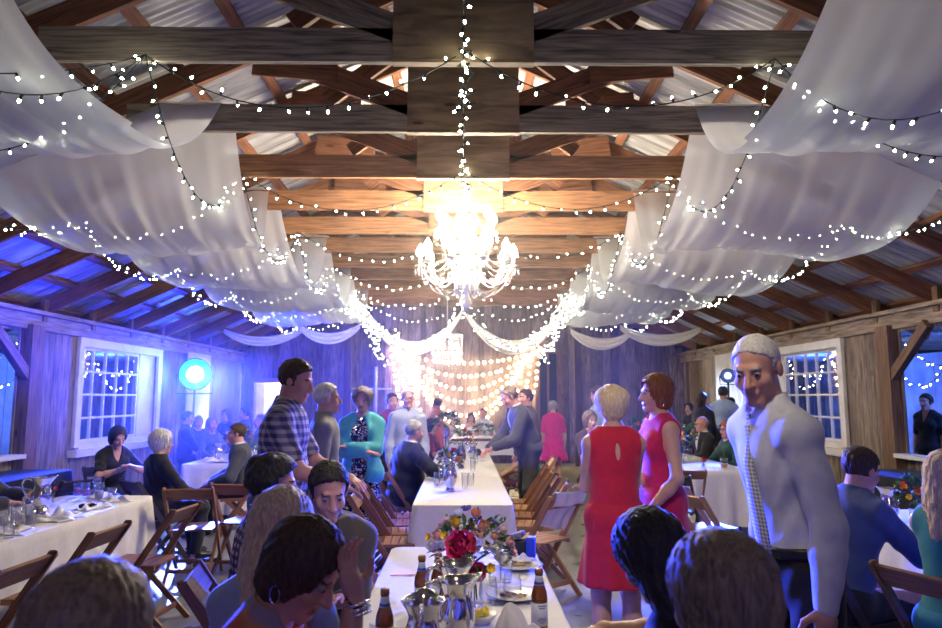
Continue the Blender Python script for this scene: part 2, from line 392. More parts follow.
for nm, yy in (('back', YB),):
    q = MB()
    boards(q, 'x', yy+.02, -W, W, lambda a: rb(a)+.15, holes=[(-5.25, -4.55, 0, 2.0), (1.95, 2.38, 0, 2.75)])
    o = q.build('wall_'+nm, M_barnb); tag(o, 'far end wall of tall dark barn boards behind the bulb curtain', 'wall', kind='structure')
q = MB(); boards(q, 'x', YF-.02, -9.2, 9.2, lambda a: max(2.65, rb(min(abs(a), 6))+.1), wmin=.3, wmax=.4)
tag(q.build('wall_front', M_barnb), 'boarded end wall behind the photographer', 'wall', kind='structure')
q = MB()
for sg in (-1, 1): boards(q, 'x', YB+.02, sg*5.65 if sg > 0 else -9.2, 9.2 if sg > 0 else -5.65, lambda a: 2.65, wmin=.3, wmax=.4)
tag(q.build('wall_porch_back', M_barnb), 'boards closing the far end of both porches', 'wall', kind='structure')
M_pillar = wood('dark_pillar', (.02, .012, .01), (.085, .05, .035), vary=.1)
# end posts, lintel over the head table
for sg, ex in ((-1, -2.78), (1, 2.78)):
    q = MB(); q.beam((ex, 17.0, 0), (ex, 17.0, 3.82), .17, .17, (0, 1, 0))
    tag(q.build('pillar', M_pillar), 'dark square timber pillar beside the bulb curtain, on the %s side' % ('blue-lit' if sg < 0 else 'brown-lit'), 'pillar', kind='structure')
q = MB(); q.beam((2.15, 17.72, 0), (2.15, 17.72, 2.9), .05, .05, (0, 1, 0)); q.beam((1.88, 17.75, 0), (1.88, 17.75, 2.85), .1, .04, (0, 1, 0)); q.beam((2.45, 17.75, 0), (2.45, 17.75, 2.85), .14, .04, (0, 1, 0))
tag(q.build('door_2', M_post), 'dark narrow doorway in the end wall beside the pillar', 'door', kind='structure')
# lit doorway far on the end wall: frame, half-open paned door, white room beyond
t = empty('door_1', (-4.9, YB, 0), 0, 'brightly lit doorway with a paned white door in the end wall', 'door', kind='structure')
q = MB()
for xx in (-.39, .39): q.beam((xx, -.03, 0), (xx, -.03, 2.06), .08, .05, (0, 1, 0))
q.beam((-.43, -.03, 2.06), (.43, -.03, 2.06), .05, .1); q.build('frame', M_barn, t)
q = MB(); q.beam((-.33, .03, 1.0), (-.2, .32, 1.0), .04, 1.98); q.build('leaf', M_white, t)
M_room = plain('white_room_paint', (.85, .84, .8), .8)
q = MB(); q.beam((-.8, 1.3, 1.1), (.8, 1.3, 1.1), .03, 2.3); q.beam((-.8, .1, 1.1), (-.8, 1.3, 1.1), .03, 2.3); q.beam((.8, .1, 1.1), (.8, 1.3, 1.1), .03, 2.3); q.beam((0, .1, 2.3), (0, 1.3, 2.3), 1.6, .03)
q.build('panel', M_room, t)
# small junction boxes and conduit on the end wall
t = empty('conduit', (-2.2, YB-.05, 0), 0, 'pale metal conduit pipe standing on the end wall beside the bulb curtain', 'conduit')
q = MB(); q.tube([(0, 0, .3), (0, 0, 2.4)], .05, 8); q.build('pipe', M_galv, t)
q = MB(); q.beam((-.7, 0, 1.85), (.4, 0, 1.85), .04, .04); q.build('bracket', M_galv, t)
# ================================================================ tulle, string lights, chandeliers, stage lamps
def tulle_panel(sg, k, xi0, xi1, xo0, xo1, zl, label, seed, group):
    rnd = random.Random(seed); ph = [rnd.uniform(0, 6.28) for _ in range(6)]
    Y0, Y1 = truss_y(k), truss_y(k+2)
    def fn(u, v):
        xi = xi0+(xi1-xi0)*u; xo = xo0+(xo1-xo0)*u
        x = xi+(xo-xi)*v
        zs = min(4.085, rb(x)-.03)
        sh = 1-abs(2*u-1)**2.7
        low = zl+.05*math.sin(v*5+ph[0])-.03*v
        z = zs-(zs-low)*sh
        edge = 4*u*(1-u)
        fold = .012*math.sin(v*34+ph[1]+2.2*u)+.007*math.sin(v*57+ph[2]-3*u)+.004*math.sin(v*91+ph[3])
        y = Y0+(Y1-Y0)*u+.05*math.sin(v*7+ph[4])*edge
        x += .10*math.sin(PI*u)*(1-v)*(.5 if u > .5 else 1)*(-1)   # the free inner edge pulls in as it hangs
        z += fold*(.35+.65*edge)+.05*math.sin(6*u+v*3+ph[5])*edge*.5
        return (sg*x, y, z)
    q = MB(); q.grid(fn, 44, 90)
    o = q.build('tulle_swag', M_tulle, smooth=True); tag(o, label, 'fabric swag', group); return o
ordn = ['first from the camera', 'second from the camera', 'third from the camera', 'fourth from the camera', 'fifth from the camera']
inL = [(2.45, 2.02), (1.93, 2.3), (2.2, 2.08), (2.05, 2.1), (2.08, 2.1)]
inR = [(1.98, 1.95), (1.95, 2.02), (2.0, 2.05), (2.0, 2.1), (2.05, 2.1)]
for i in range(5):
    tulle_panel(-1, 2*i, inL[i][0], inL[i][1], 4.0, 4.0, 3.38 if i == 0 else 3.12, 'white sheer tulle swag looped between roof beams on the blue-lit side, '+ordn[i], 10+i, 'tulle swags under the roof')
    tulle_panel(1, 2*i, inR[i][0], inR[i][1], 4.0, 3.98, 3.38 if i == 0 else 3.12, 'white sheer tulle swag looped between roof beams on the brown-timber side, '+ordn[i], 30+i, 'tulle swags under the roof')
def strip_swag(p0, p1, sag, w, label, seed, drop=.0):
    rnd = random.Random(seed); ph = rnd.uniform(0, 6); p0 = Vector(p0); p1 = Vector(p1)
    def fn(u, v):
        p = p0.lerp(p1, u); s = 4*u*(1-u)
        gather = .35+.65*s
        z = p.z-sag*s-(v*w)*gather*.85*(1-.25*s)+.0
        return (p.x, p.y+.05*math.sin(v*16+ph)*gather+(v-.5)*w*.35*s, z)
    q = MB(); q.grid(fn, 28, 16); o = q.build('cloth_swag', M_swag, smooth=True); tag(o, label, 'fabric swag', 'white cloth swags at the far end'); return o
strip_swag((-.03, 13.9, 3.36), (-2.05, 13.9, 3.55), .72, .42, 'white cloth swag falling from the centre toward the blue-lit pillar above the bulb curtain', 1)
strip_swag((.05, 13.9, 3.36), (2.05, 13.9, 3.5), .68, .42, 'white cloth swag falling from the centre toward the brown-lit pillar above the bulb curtain', 2)
strip_swag((-5.2, 15.2, 3.12), (-3.4, 15.2, 3.2), .22, .32, 'white cloth swag hanging over the lit doorway in the end wall', 3)
strip_swag((-3.5, 14.9, 3.18), (-2.2, 14.9, 3.2), .2, .36, 'white cloth swag between the lit doorway and the pillar', 4)
strip_swag((5.0, 14.6, 3.12), (3.3, 14.6, 3.15), .2, .36, 'white cloth swag hanging above the man in the light blue shirt by the wall lamp', 5)
strip_swag((3.6, 14.9, 3.05), (2.3, 14.9, 3.1), .2, .36, 'white cloth swag above the blonde woman in the red dress', 6)

# ---- string lights
q = MB(); q.ellip((0, 0, .018), (.0078, .0078, .0145), 8, 6); ME_bulb = q.mesh('bulb', M_bulb, True)
def sagline(p0, p1, sag, n=24, side=(0, 0, 0)):
    p0 = Vector(p0); p1 = Vector(p1); side = Vector(side)
    return [p0.lerp(p1, i/n)-Vector((0, 0, sag*4*(i/n)*(1-i/n)))+side*(4*(i/n)*(1-i/n)) for i in range(n+1)]
NB = [0]
def strand(pts, label, spacing=.14, jitter=.004, me=None, cordr=.0042, group='string lights under the roof', name='string_light', maxb=100, cat='string lights', down=False, cordmat=None, rnd=random.Random(5)):
    pts = [Vector(p) for p in pts]; o0 = pts[0].copy()
    t = empty(name, o0, 0, label, cat, group)
    rel = [p-o0 for p in pts]
    cord = MB(); cord.tube(rel, cordr, 5)
    acc = rnd.uniform(.2, .8)*spacing; nb = 0
    spots = []
    for a, b in zip(rel[:-1], rel[1:]):
        ln = (b-a).length; s = acc
        while s < ln and nb < maxb:
            p = a.lerp(b, s/ln); d = (b-a).normalized()
            if down: v = Vector((rnd.gauss(0, .15), rnd.gauss(0, .15), -1))
            else:
                v = Vector((rnd.gauss(0, 1), rnd.gauss(0, 1), rnd.gauss(-.7, .8)))
                v = v-d*v.dot(d)*.6
            v.normalize(); spots.append((p, v)); nb += 1; s += spacing*rnd.uniform(.8, 1.2)
        acc = s-ln if s >= ln else 0
    for p, v in spots: cord.tube([p, p+v*.03], .0085, 6)
    c = cord.build('cord', cordmat or M_cord, t)
    for p, v in spots:
        bo = bpy.data.objects.new('bulb', me or ME_bulb); COL.objects.link(bo); bo.parent = t
        bo.location = p+v*.018; bo.rotation_mode = 'QUATERNION'; bo.rotation_quaternion = v.to_track_quat('Z', 'Y')
    NB[0] += nb; return t
AX = {1: (-2.07, 2.05), 3: (-2.2, 2.1), 5: (-2.22, 2.12), 7: (-2.2, 2.15), 9: (-2.2, 2.2), 11: (-2.2, 2.2)}
nth = {-1: 'above the photographer', 1: 'first', 3: 'second', 5: 'third', 7: 'fourth', 9: 'fifth', 11: 'last'}
def anc(k, x): return Vector((x, truss_y(k)-.06, TB+.02))
for k in (1, 3, 5, 7, 9, 11):
    al, ar = AX[k]
    strand(sagline(anc(k, -.05), anc(k, al), .40, side=(0, -.1, 0)), 'string lights sagging from the roof centre to the blue-lit side of the %s light-hung beam' % nth[k])
    strand(sagline(anc(k, .07), anc(k, ar), .38, side=(0, -.1, 0)), 'string lights sagging from the roof centre to the brown-timber side of the %s light-hung beam' % nth[k])
    # bunch hanging below the middle of the beam
    rnd = random.Random(k); pts = [anc(k, .02)]
    for i in range(14): pts.append(Vector((.02+rnd.uniform(-.07, .07), truss_y(k)-.07+rnd.uniform(-.03, .03), TB+.08-.035*i)))
    strand(pts, 'bunch of string lights dangling from the middle of the %s light-hung beam' % nth[k], spacing=.075, maxb=20)
    if k < 11:
        strand(sagline(anc(k, 0), anc(k+2, 0), .12), 'string lights running along the roof centre beyond the %s light-hung beam' % nth[k])
        for sg, a, bb in ((0, AX[k][0], AX[k+2][0]), (1, AX[k][1], AX[k+2][1])):
            sd = ('blue-lit', 'brown-timber')[sg]
            strand(sagline(anc(k, a), anc(k+2, bb), (.62, .66)[sg]), 'string lights looping low along the %s tulle edge beyond the %s light-hung beam' % (sd, nth[k]), spacing=.12)
    for sg, a in ((0, al), (1, ar)):
        sd = ('blue-lit', 'brown-timber')[sg]; s = -1 if sg == 0 else 1
        strand(sagline(anc(k, a), (s*3.95, truss_y(k)+.25, rb(3.95)-.05), .30, side=(0, .12, 0)), 'string lights crossing the %s tulle to the rafters at the %s light-hung beam' % (sd, nth[k]), spacing=.12)
        if k < 11:
            strand(sagline((s*3.95, truss_y(k)+.25, rb(3.95)-.05), (s*3.95, truss_y(k+2)+.25, rb(3.95)-.05), .32), 'string lights scalloped under the rafters on the %s side beyond the %s light-hung beam' % (sd, nth[k]), spacing=.085)
strand(sagline(anc(-1, -.0), anc(1, 0), .12), 'string lights running along the roof centre in front of the first light-hung beam')
strand(sagline(anc(-1, -2.75), anc(1, -2.07), .72), 'large looking string lights looping in front of the first beam on the blue-lit side', spacing=.15)
strand(sagline(anc(-1, 2.6), anc(1, 2.05), .85), 'large looking string lights looping in front of the first beam on the brown-timber side', spacing=.15)
strand(sagline((-3.6, 2.6, 3.4), anc(1, -2.07), .30), 'string lights behind the tulle edge by the first beam on the blue-lit side')
# dense garlands of lights wound on the far swags
for sg in (-1, 1):
    sd = 'blue-lit' if sg < 0 else 'brown-timber'
    rnd = random.Random(40+sg)
    for j, (p0, p1, sag) in enumerate((((sg*.1, 13.75, 3.3), (sg*2.05, 13.75, 3.5), .78), ((sg*2.05, 13.6, 3.6), (sg*1.55, 13.6, 2.35), 0), ((sg*2.35, 13.2, 3.5), (sg*1.2, 13.6, 2.75), .1))):
        pts = [p+Vector((rnd.uniform(-.1, .1), rnd.uniform(-.08, .08), rnd.uniform(-.12, .12))) for p in sagline(p0, p1, sag, 60)]
        strand(pts, 'dense fairy light garland on the far %s swag, %s' % (sd, ('sweeping from the centre', 'falling down the outer end', 'crossing behind the fabric')[j]), spacing=.1, maxb=95, group='garlands of lights at the far end')
# porch string lights, seen through openings and window glass
for sg in (-1, 1):
    sd = 'blue-lit' if sg < 0 else 'brown-timber'
    for j in range(5):
        yy = 6.9+j*2.0
        for r_ in range(2):
            strand(sagline((sg*(6.9+r_*.9), yy, 2.5), (sg*(6.9+r_*.9), yy+2.0, 2.5), .42+.25*r_), 'porch string lights outside the %s wall, stretch %d counting away from the camera, %s row' % (sd, j+1, ('inner', 'outer')[r_]), spacing=.13, group='porch string lights')

# ---- curtain of globe bulbs on the end wall
q = MB(); q.ellip((0, 0, .045), (.034, .034, .038), 10, 8); ME_globe = q.mesh('bulb', M_edison, True)
lows = [2.55, 2.22, 1.90, 1.57, 1.24, .97]
for i, lo in enumerate(lows):
    ex = 1.86-.07*i; ze = 2.86-.03*i; xo = .07
    strand(sagline((xo-ex, YB-.12, ze), (xo+ex, YB-.12, ze), ze-lo, 40), 'swag of glowing globe bulbs on the end wall, %s row down' % ('top', 'second', 'third', 'fourth', 'fifth', 'lowest')[i], spacing=.16, me=ME_globe, down=True, group='globe bulb swags', name='globe_string_light')
for sg in (-1, 1):
    for j in range(3):
        strand([(.07+sg*(1.9-.2*j), YB-.1, 3.0), (.07+sg*(1.75-.2*j), YB-.1, 2.0), (.07+sg*(1.5-.2*j), YB-.1, 1.25)], 'hanging globe bulb strand at the %s edge of the bulb curtain, %s from outside' % ('blue-lit' if sg < 0 else 'brown-timber', ('first', 'second', 'third')[j]), spacing=.17, me=ME_globe, down=True, group='globe bulb swags', name='globe_string_light')

# ---- big crystal chandelier
def bead_chain(q, pts, r=.009, sp=.024):
    acc = 0
    for a, b in zip(pts[:-1], pts[1:]):
        ln = (b-a).length; s = acc
        while s < ln: q.ellip(a.lerp(b, s/ln), (r, r, r), 6, 4); s += sp
        acc = s-ln
M_chfr = plain('chandelier_white_metal', (.8, .78, .72), .3, .3)
cx, cy = .04, 7.4
t = empty('chandelier', (cx, cy, 0), 0, 'big blazing crystal chandelier with two tiers of candle bulbs hung under the roof centre', 'chandelier')
q = MB(); q.tube([(0, 0, 4.0), (0, 0, 5.25)], .008, 6)
for i in range(38): q.ellip((0, 0, 4.0+i*.033), (.014 if i % 2 else .006, .006 if i % 2 else .014, .02), 6, 4)
q.build('chain', M_chfr, t)
q = MB(); q.lathe([(.0, 2.56), (.03, 2.58), (.055, 2.63), (.03, 2.69), (.02, 2.74), (.11, 2.80), (.13, 2.85), (.06, 2.9), (.03, 2.98), (.05, 3.1), (.075, 3.17), (.04, 3.25), (.022, 3.35), (.05, 3.45), (.03, 3.55), (.018, 3.7), (.06, 3.86), (.02, 3.95), (.01, 4.02)], 16)
q.build('column', M_chfr, t, smooth=True)
tiers = [(.50, 2.98, 10, 0.0), (.30, 3.36, 6, .3)]
for rad, z, n, o0 in tiers:
    for i in range(n):
        a = 2*PI*i/n+o0; dx, dy = math.cos(a), math.sin(a)
        pts = []
        for j in range(13):
            u = j/12; pts.append(Vector((dx*rad*u, dy*rad*u, z-.02-.15*math.sin(PI*u*1.0)+.06*u+.05*math.sin(2*PI*u))))
        q = MB(); q.tube(pts, .010, 6); q.lathe([(.012, -.02), (.055, 0), (.06, .012), (.02, .014), (.016, .02), (.016, .10), (.0, .10)], 10, pts[-1]); arm = q.build('arm', M_chfr, t, smooth=True)
        q = MB(); q.lathe([(.0, 0), (.03, .015), (.044, .05), (.034, .09), (.012, .13), (.0, .15)], 10, pts[-1]+Vector((0, 0, .10))); q.build('candle_bulb', M_flame, arm, smooth=True)
        q = MB()
        for s in range(5):
            aa = a+2*PI*s/5; e = pts[-1]+Vector((math.cos(aa)*.055, math.sin(aa)*.055, 0))
            q.lathe([(0, 0), (.006, -.012), (.004, -.03), (.012, -.06), (.009, -.085), (0, -.10)], 6, e)
        q.build('drop', M_crystal, arm, smooth=False)
    for i in range(n):
        a = 2*PI*i/n+o0; a2 = 2*PI*(i+1)/n+o0
        q = MB(); p0 = Vector((math.cos(a)*rad, math.sin(a)*rad, z+.03)); p1 = Vector((math.cos(a2)*rad, math.sin(a2)*rad, z+.03))
        bead_chain(q, sagline(p0, p1, .16, 12)); bead_chain(q, sagline(p0, (0, 0, 3.86 if rad < .4 else 3.4), .12, 14))
        bead_chain(q, sagline(p0, (math.cos(a)*.09, math.sin(a)*.09, 2.83 if rad > .4 else 3.1), .2, 14))
        q.build('bead_strand', M_crystal, t)
q = MB()
for i in range(14):
    a = 2*PI*i/14
    q.lathe([(0, 0), (.008, -.02), (.014, -.06), (.01, -.09), (0, -.11)], 6, (math.cos(a)*.12, math.sin(a)*.12, 2.82))
q.lathe([(0, 2.5), (.025, 2.53), (.03, 2.56), (0, 2.6)], 10); q.build('drop', M_crystal, t)

# ---- smaller drum chandelier over the head table
t = empty('chandelier', (-.33, 14.6, 0), 0, 'small bright drum chandelier of crystal tiers hanging before the bulb curtain', 'chandelier')
q = MB(); q.tube([(0, 0, 2.95), (0, 0, 5.2)], .008, 6)
q.build('chain', M_chfr, t)
q = MB()
for r_, z in ((.32, 2.92), (.32, 2.55), (.24, 2.36)):
    q.tube([Vector((math.cos(2*PI*i/24)*r_, math.sin(2*PI*i/24)*r_, z)) for i in range(25)], .012, 6)
for i in range(4): a = PI*i/2; q.tube([(0, 0, 2.96), (math.cos(a)*.32, math.sin(a)*.32, 2.92)], .008, 5)
q.build('frame', M_chfr, t)
q = MB()
for i in range(30):
    a = 2*PI*i/30; bead_chain(q, [Vector((math.cos(a)*.32, math.sin(a)*.32, 2.92)), Vector((math.cos(a)*.32, math.sin(a)*.32, 2.36))], .012, .045)
for i in range(22):
    a = 2*PI*i/22; bead_chain(q, [Vector((math.cos(a)*.24, math.sin(a)*.24, 2.5)), Vector((math.cos(a)*.24, math.sin(a)*.24, 2.2))], .012, .045)
q.build('bead_curtain', M_crystal, t)
for i in range(6):
    a = 2*PI*i/6; q = MB(); q.ellip((math.cos(a)*.2, math.sin(a)*.2, 2.7), (.035, .035, .06), 10, 8); q.build('candle_bulb', M_flame, t, smooth=True)

# ---- stage lamps by the end corners, and the lit curtains they stand before
M_cyanflare = emit('cyan_lamp_flare', (.0, .95, .80), 16.0); M_core = emit('lamp_core', (.75, .92, 1.), 40.)  # cyan ring painted around the core as the lamp's flare
M_bluelens = emit('blue_lamp_lens', (.12, .2, .6), .6)
M_dimcore = emit('dim_lamp_core', (.6, .75, 1.), 3.)
def stage_lamp(loc, z, aim, lens, label, r=.14):
    t = empty('stage_lamp', loc, 0, label, 'stage lamp')
    q = MB(); q.tube([(0, 0, .0), (0, 0, z-.12)], .022, 8); q.build('pole', M_black, t)
    for i in range(3):
        a = 2*PI*i/3+.4; q = MB(); q.tube([(0, 0, .55), (math.cos(a)*.4, math.sin(a)*.4, .02)], .014, 6); q.build('leg', M_black, t)
    d = Vector(aim).normalized(); M = d.to_track_quat('Z', 'Y').to_matrix(); c = Vector((0, 0, z))
    q = MB(); q.lathe([(.0, -.24), (r*.6, -.22), (r*.95, -.1), (r*1.05, .02), (r*1.08, .06), (r*1.0, .06), (r*.95, .02)], 20, c, M)
    q.build('housing', M_black, t, smooth=True)
    q = MB(); q.tube([c+M @ Vector((r*1.15, 0, -.04)), c+M @ Vector((r*1.15, 0, -.04))-Vector((0, 0, r*1.3)), c-Vector((0, 0, r*1.3))-M @ Vector((r*1.15, 0, .04)), c-M @ Vector((r*1.15, 0, .04))], .012, 6); q.build('yoke', M_black, t)
    q = MB(); q.lathe([(r*.5, .035), (r*.95, .03)], 24, c, M); ln = q.build('lens', lens, t)
    q = MB(); q.lathe([(.0, .04), (r*.5, .036)], 24, c, M); q.build('lens_core', M_core if lens is M_cyanflare else M_dimcore, t)
    return t
SLL = Vector((-5.22, 13.75, 0)); SLR = Vector((5.15, 13.6, 0))
stage_lamp(SLL, 2.08, (5.0, -13.5, -.7), M_cyanflare, 'stage lamp on a tripod glaring cyan and white beside the lit curtain', r=.29)
stage_lamp(SLR, 2.05, (-5.0, -13.5, -.7), M_bluelens, 'round black stage lamp on a tripod before the bright curtain behind the white shirt man', r=.13)
M_curt = plain('white_curtain', (.8, .8, .82), .85)
for sg, y0, y1, lb in ((-1, 14.1, 15.3, 'bright floodlit white curtain on the side wall behind the cyan stage lamp'), (1, 13.5, 15.2, 'bright floodlit white curtain on the side wall behind the white shirt man')):
    q = MB(); q.grid(lambda u, v: (sg*(W-.1+.035*math.sin(u*38)), y0+(y1-y0)*u, .04+2.5*v), 90, 4)
    o = q.build('curtain', M_curt, smooth=True); tag(o, lb, 'curtain')
    sh = o.modifiers.new('thickness', 'SOLIDIFY'); sh.thickness = .006
# ================================================================ tables, chairs, tableware
def table_cloth(x0, x1, y0, y1, zt, zb, seed, flare=.045):
    rnd = random.Random(seed); ph = [rnd.uniform(0, 6.28) for _ in range(4)]
    cxx, cyy = (x0+x1)/2, (y0+y1)/2; hx, hy = (x1-x0)/2, (y1-y0)/2; rc = .05
    per = []
    def corner(cx_, cy_, a0):
        for i in range(6): a = a0+PI/2*i/5; per.append((cx_+rc*math.cos(a), cy_+rc*math.sin(a), math.cos(a), math.sin(a), 1))
    def edge(p, q_, nx, ny):
        n = max(4, int(math.hypot(q_[0]-p[0], q_[1]-p[1])/.05))
        for i in range(1, n): u = i/n; per.append((p[0]+(q_[0]-p[0])*u, p[1]+(q_[1]-p[1])*u, nx, ny, 0))
    corner(hx-rc, hy-rc, 0); edge((hx-rc, hy), (-hx+rc, hy), 0, 1)
    corner(-hx+rc, hy-rc, PI/2); edge((-hx, hy-rc), (-hx, -hy+rc), -1, 0)
    corner(-hx+rc, -hy+rc, PI); edge((-hx+rc, -hy), (hx-rc, -hy), 0, -1)
    corner(hx-rc, -hy+rc, 1.5*PI); edge((hx, -hy+rc), (hx, hy-rc), 1, 0)
    n = len(per); q = MB(); vs = []; fs = []
    lev = [(0, -.004), (.004, -.002), (.008, .004), (.1, 0), (.25, 0), (.45, 0), (.7, 0), (1., 0)]
    s = 0; dist = []
    for i, p in enumerate(per):
        if i: s += math.hypot(p[0]-per[i-1][0], p[1]-per[i-1][1])
        dist.append(s)
    for li, (u, off) in enumerate(lev):
        for i, p in enumerate(per):
            f = (.5+.5*math.sin(dist[i]*17+ph[0])*math.sin(dist[i]*5.3+ph[1]))+.35*math.sin(dist[i]*31+ph[2])
            o = off+(u**.8)*(flare*f*.9+.012+(.05 if p[4] else 0))
            if li == 0: o = -.006
            vs.append((p[0]+p[2]*o, p[1]+p[3]*o, (zt-u*(zt-zb) if li > 2 else zt-(.0, .002, .006)[li])))
    vs = [(a+cxx, b_+cyy, c) for a, b_, c in vs]
    for l in range(len(lev)-1):
        for i in range(n): k = (i+1) % n; fs.append((l*n+i, (l+1)*n+i, (l+1)*n+k, l*n+k))
    fs.append(tuple(range(n)))
    q.add(vs, fs); return q
def long_table(x0, x1, y0, y1, lab, seed, zb=.1, mat=None, group='banquet tables', color='white', zt=.752):
    t = empty('banquet_table', ((x0+x1)/2, (y0+y1)/2, 0), 0, 'folding banquet table under the %s cloth %s' % (color, lab), 'table', group)
    hx, hy = (x1-x0)/2-.02, (y1-y0)/2-.02
    q = MB(); q.beam((0, -hy, .722), (0, hy, .722), hx*2, .035); q.build('tabletop', M_galv, t)
    for sx in (-1, 1):
        for sy in (-1, 1):
            q = MB(); q.tube([(sx*(hx-.08), sy*(hy-.25), .705), (sx*(hx-.08), sy*(hy-.22), 0)], .014, 6); q.build('leg', M_steel, t)
    o = table_cloth(x0, x1, y0, y1, zt, zb, seed).build('tablecloth', mat or M_cloth, smooth=True)
    tag(o, '%s tablecloth on the long table %s' % (color, lab), 'tablecloth', 'tablecloths'); return o
long_table(-.41, .41, 1.86, 4.25, 'with the pink peony bouquet', 1)
long_table(-.41, .41, 5.87, 7.95, 'with the small mercury glass vase', 2)
long_table(-.41, .41, 7.99, 10.05, 'beside the navy jacket man, in the middle row', 3)
long_table(-.41, .41, 10.09, 12.2, 'standing next to the head table', 4)
long_table(-3.58, -2.78, 1.6, 4.02, 'with the tall tumbler, at the picture edge', 5)
long_table(-3.58, -2.78, 4.06, 6.47, 'with the silver pitcher, by the blue-lit wall', 6)
long_table(-3.72, -2.98, 9.45, 11.6, 'before the dark suited man in profile', 7)
long_table(-3.72, -2.98, 11.64, 13.3, 'deep in the blue haze near the cyan lamp', 8)
long_table(2.83, 3.63, 3.1, 5.6, 'with the orange flower bouquet by the timber wall', 9)
long_table(2.72, 3.5, 8.55, 10.9, 'with the single red rose behind the magenta dress', 10)
long_table(2.72, 3.5, 10.94, 13.2, 'before the dark haired woman by the end wall', 11)
long_table(-5.2, -4.5, 6.5, 8.3, 'against the blue-lit wall', 12, mat=M_blackcloth, color='black', zt=.80)
long_table(4.5, 5.2, 5.9, 8.2, 'against the timber wall under the sill', 13, mat=M_blackcloth, color='black', zt=.80)
# head table
t = empty('head_table', (0, 15.5, 0), 0, 'long brown wooden head table with white runner before the bulb curtain', 'table')
q = MB()
for i in range(4): q.beam((-2.0, -.36+.24*i, .74), (2.0, -.36+.24*i, .74), .235, .05)
q.build('tabletop', M_post, t); q = MB(); q.beam((-1.9, -.3, .67), (1.9, -.3, .67), .03, .1); q.beam((-1.9, .3, .67), (1.9, .3, .67), .03, .1); q.build('apron', M_post, t)
for sx in (-1, 1):
    for sy in (-1, 1): q = MB(); q.beam((sx*1.85, sy*.28, 0), (sx*1.85, sy*.28, .72), .08, .08, (0, 1, 0)); q.build('leg', M_post, t)
q = MB()
def fn(u, v):
    x = -1.3+2.6*u; s = (v-.5)*1.5; yy = max(-.47, min(.37, s)); z = .772 if abs(s) < .42 else .772-(abs(s)-.40)*1.
    return (x, 15.5+(math.copysign(.485, s) if abs(s) > .45 else s*1.02), z+.004*math.sin(u*40))
q.grid(fn, 60, 20); o = q.build('table_runner', M_cloth, smooth=True); tag(o, 'white cloth runner over the middle of the wooden head table', 'table runner')

# ---- folding chairs
PROTO = {}
def chair(x, y, face, label, kind='brown', group='wooden folding chairs', z=0.):
    mat = {'brown': M_chair, 'honey': M_oak, 'dark': M_dkchair}[kind]
    if kind in PROTO:
        c = copy_tree(PROTO[kind])
    else:
        c = empty('folding_chair'); PROTO[kind] = c
        q = MB()
        for i in range(6): q.beam((-.165, .195-.066*i, .445), (.165, .195-.066*i, .445), .058, .016)
        for sx in (-1, 1): q.beam((sx*.172, -.17, .434), (sx*.172, .23, .434), .022, .034)
        q.build('seat', mat, c)
        q = MB(); q.beam((-.2, -.268, .775), (.2, -.268, .775), .018, .115, (0, -.54, .81)); q.build('backrest', mat, c)
        for sx in (-1, 1):
            q = MB(); q.beam((sx*.205, .245, .0), (sx*.205, -.305, .83), .022, .044, (0, 1, 0)); q.ellip((sx*.205, -.306, .83), (.012, .022, .014), 8, 4); q.build('leg', mat, c)
            q = MB(); q.beam((sx*.18, .16, .425), (sx*.18, -.27, .0), .022, .04, (0, 1, 0)); q.build('leg', mat, c)
        q = MB(); q.beam((-.2, .17, .115), (.2, .17, .115), .02, .034); q.build('stretcher', mat, c)
        q = MB(); q.beam((-.17, -.17, .1), (.17, -.17, .1), .02, .034); q.build('stretcher', mat, c)
        q = MB(); q.tube([(-.2, .03, .425), (.2, .03, .425)], .007, 6); q.build('hinge_rod', M_steel, c)
    c.location = (x, y, z); c.rotation_euler = (0, 0, R(face-90))
    tag(c, label, 'chair', group); return c

# ---- tableware
def tumbler(loc, h=.15, r=.036, fill=None, ff=.5, label='', lemon=False, group='drinking glasses'):
    t = empty('drinking_glass', loc, 0, label, 'glass', group)
    q = MB(); q.lathe([(0, .002), (r*.8, .002), (r*.84, .012), (r, h), (r*.94, h), (r*.8, .016), (0, .014)], 18); q.build('glass', M_glass, t, smooth=True)
    if fill:
        q = MB(); q.lathe([(0, .017), (r*.78, .018), (r*(.79+.12*ff), h*ff), (0, h*ff)], 16); q.build('drink', fill, t, smooth=True)
    if lemon:
        q = MB(); q.ellip((r*.2, 0, .03), (r*.6, r*.55, .014), 10, 6, Matrix.Rotation(.5, 3, 'X')); q.build('lemon_slice', MATS.get('lemon') or plain('lemon', (.8, .58, .03), .5), t, smooth=True)
    return t
def wine_glass(loc, h=.2, label='', fill=None):
    t = empty('wine_glass', loc, 0, label, 'glass', 'wine glasses')
    q = MB(); q.lathe([(0, 0), (.034, .001), (.032, .004), (.006, .01), (.004, h*.48), (.02, h*.53), (.036, h*.68), (.035, h*.85), (.031, h), (.029, h), (.033, h*.84), (.034, h*.69), (.018, h*.55), (0, h*.53)], 18); q.build('glass', M_glass, t, smooth=True)
    if fill: q = MB(); q.lathe([(0, h*.54), (.018, h*.56), (.032, h*.68), (0, h*.68)], 14); q.build('drink', fill, t, smooth=True)
    return t
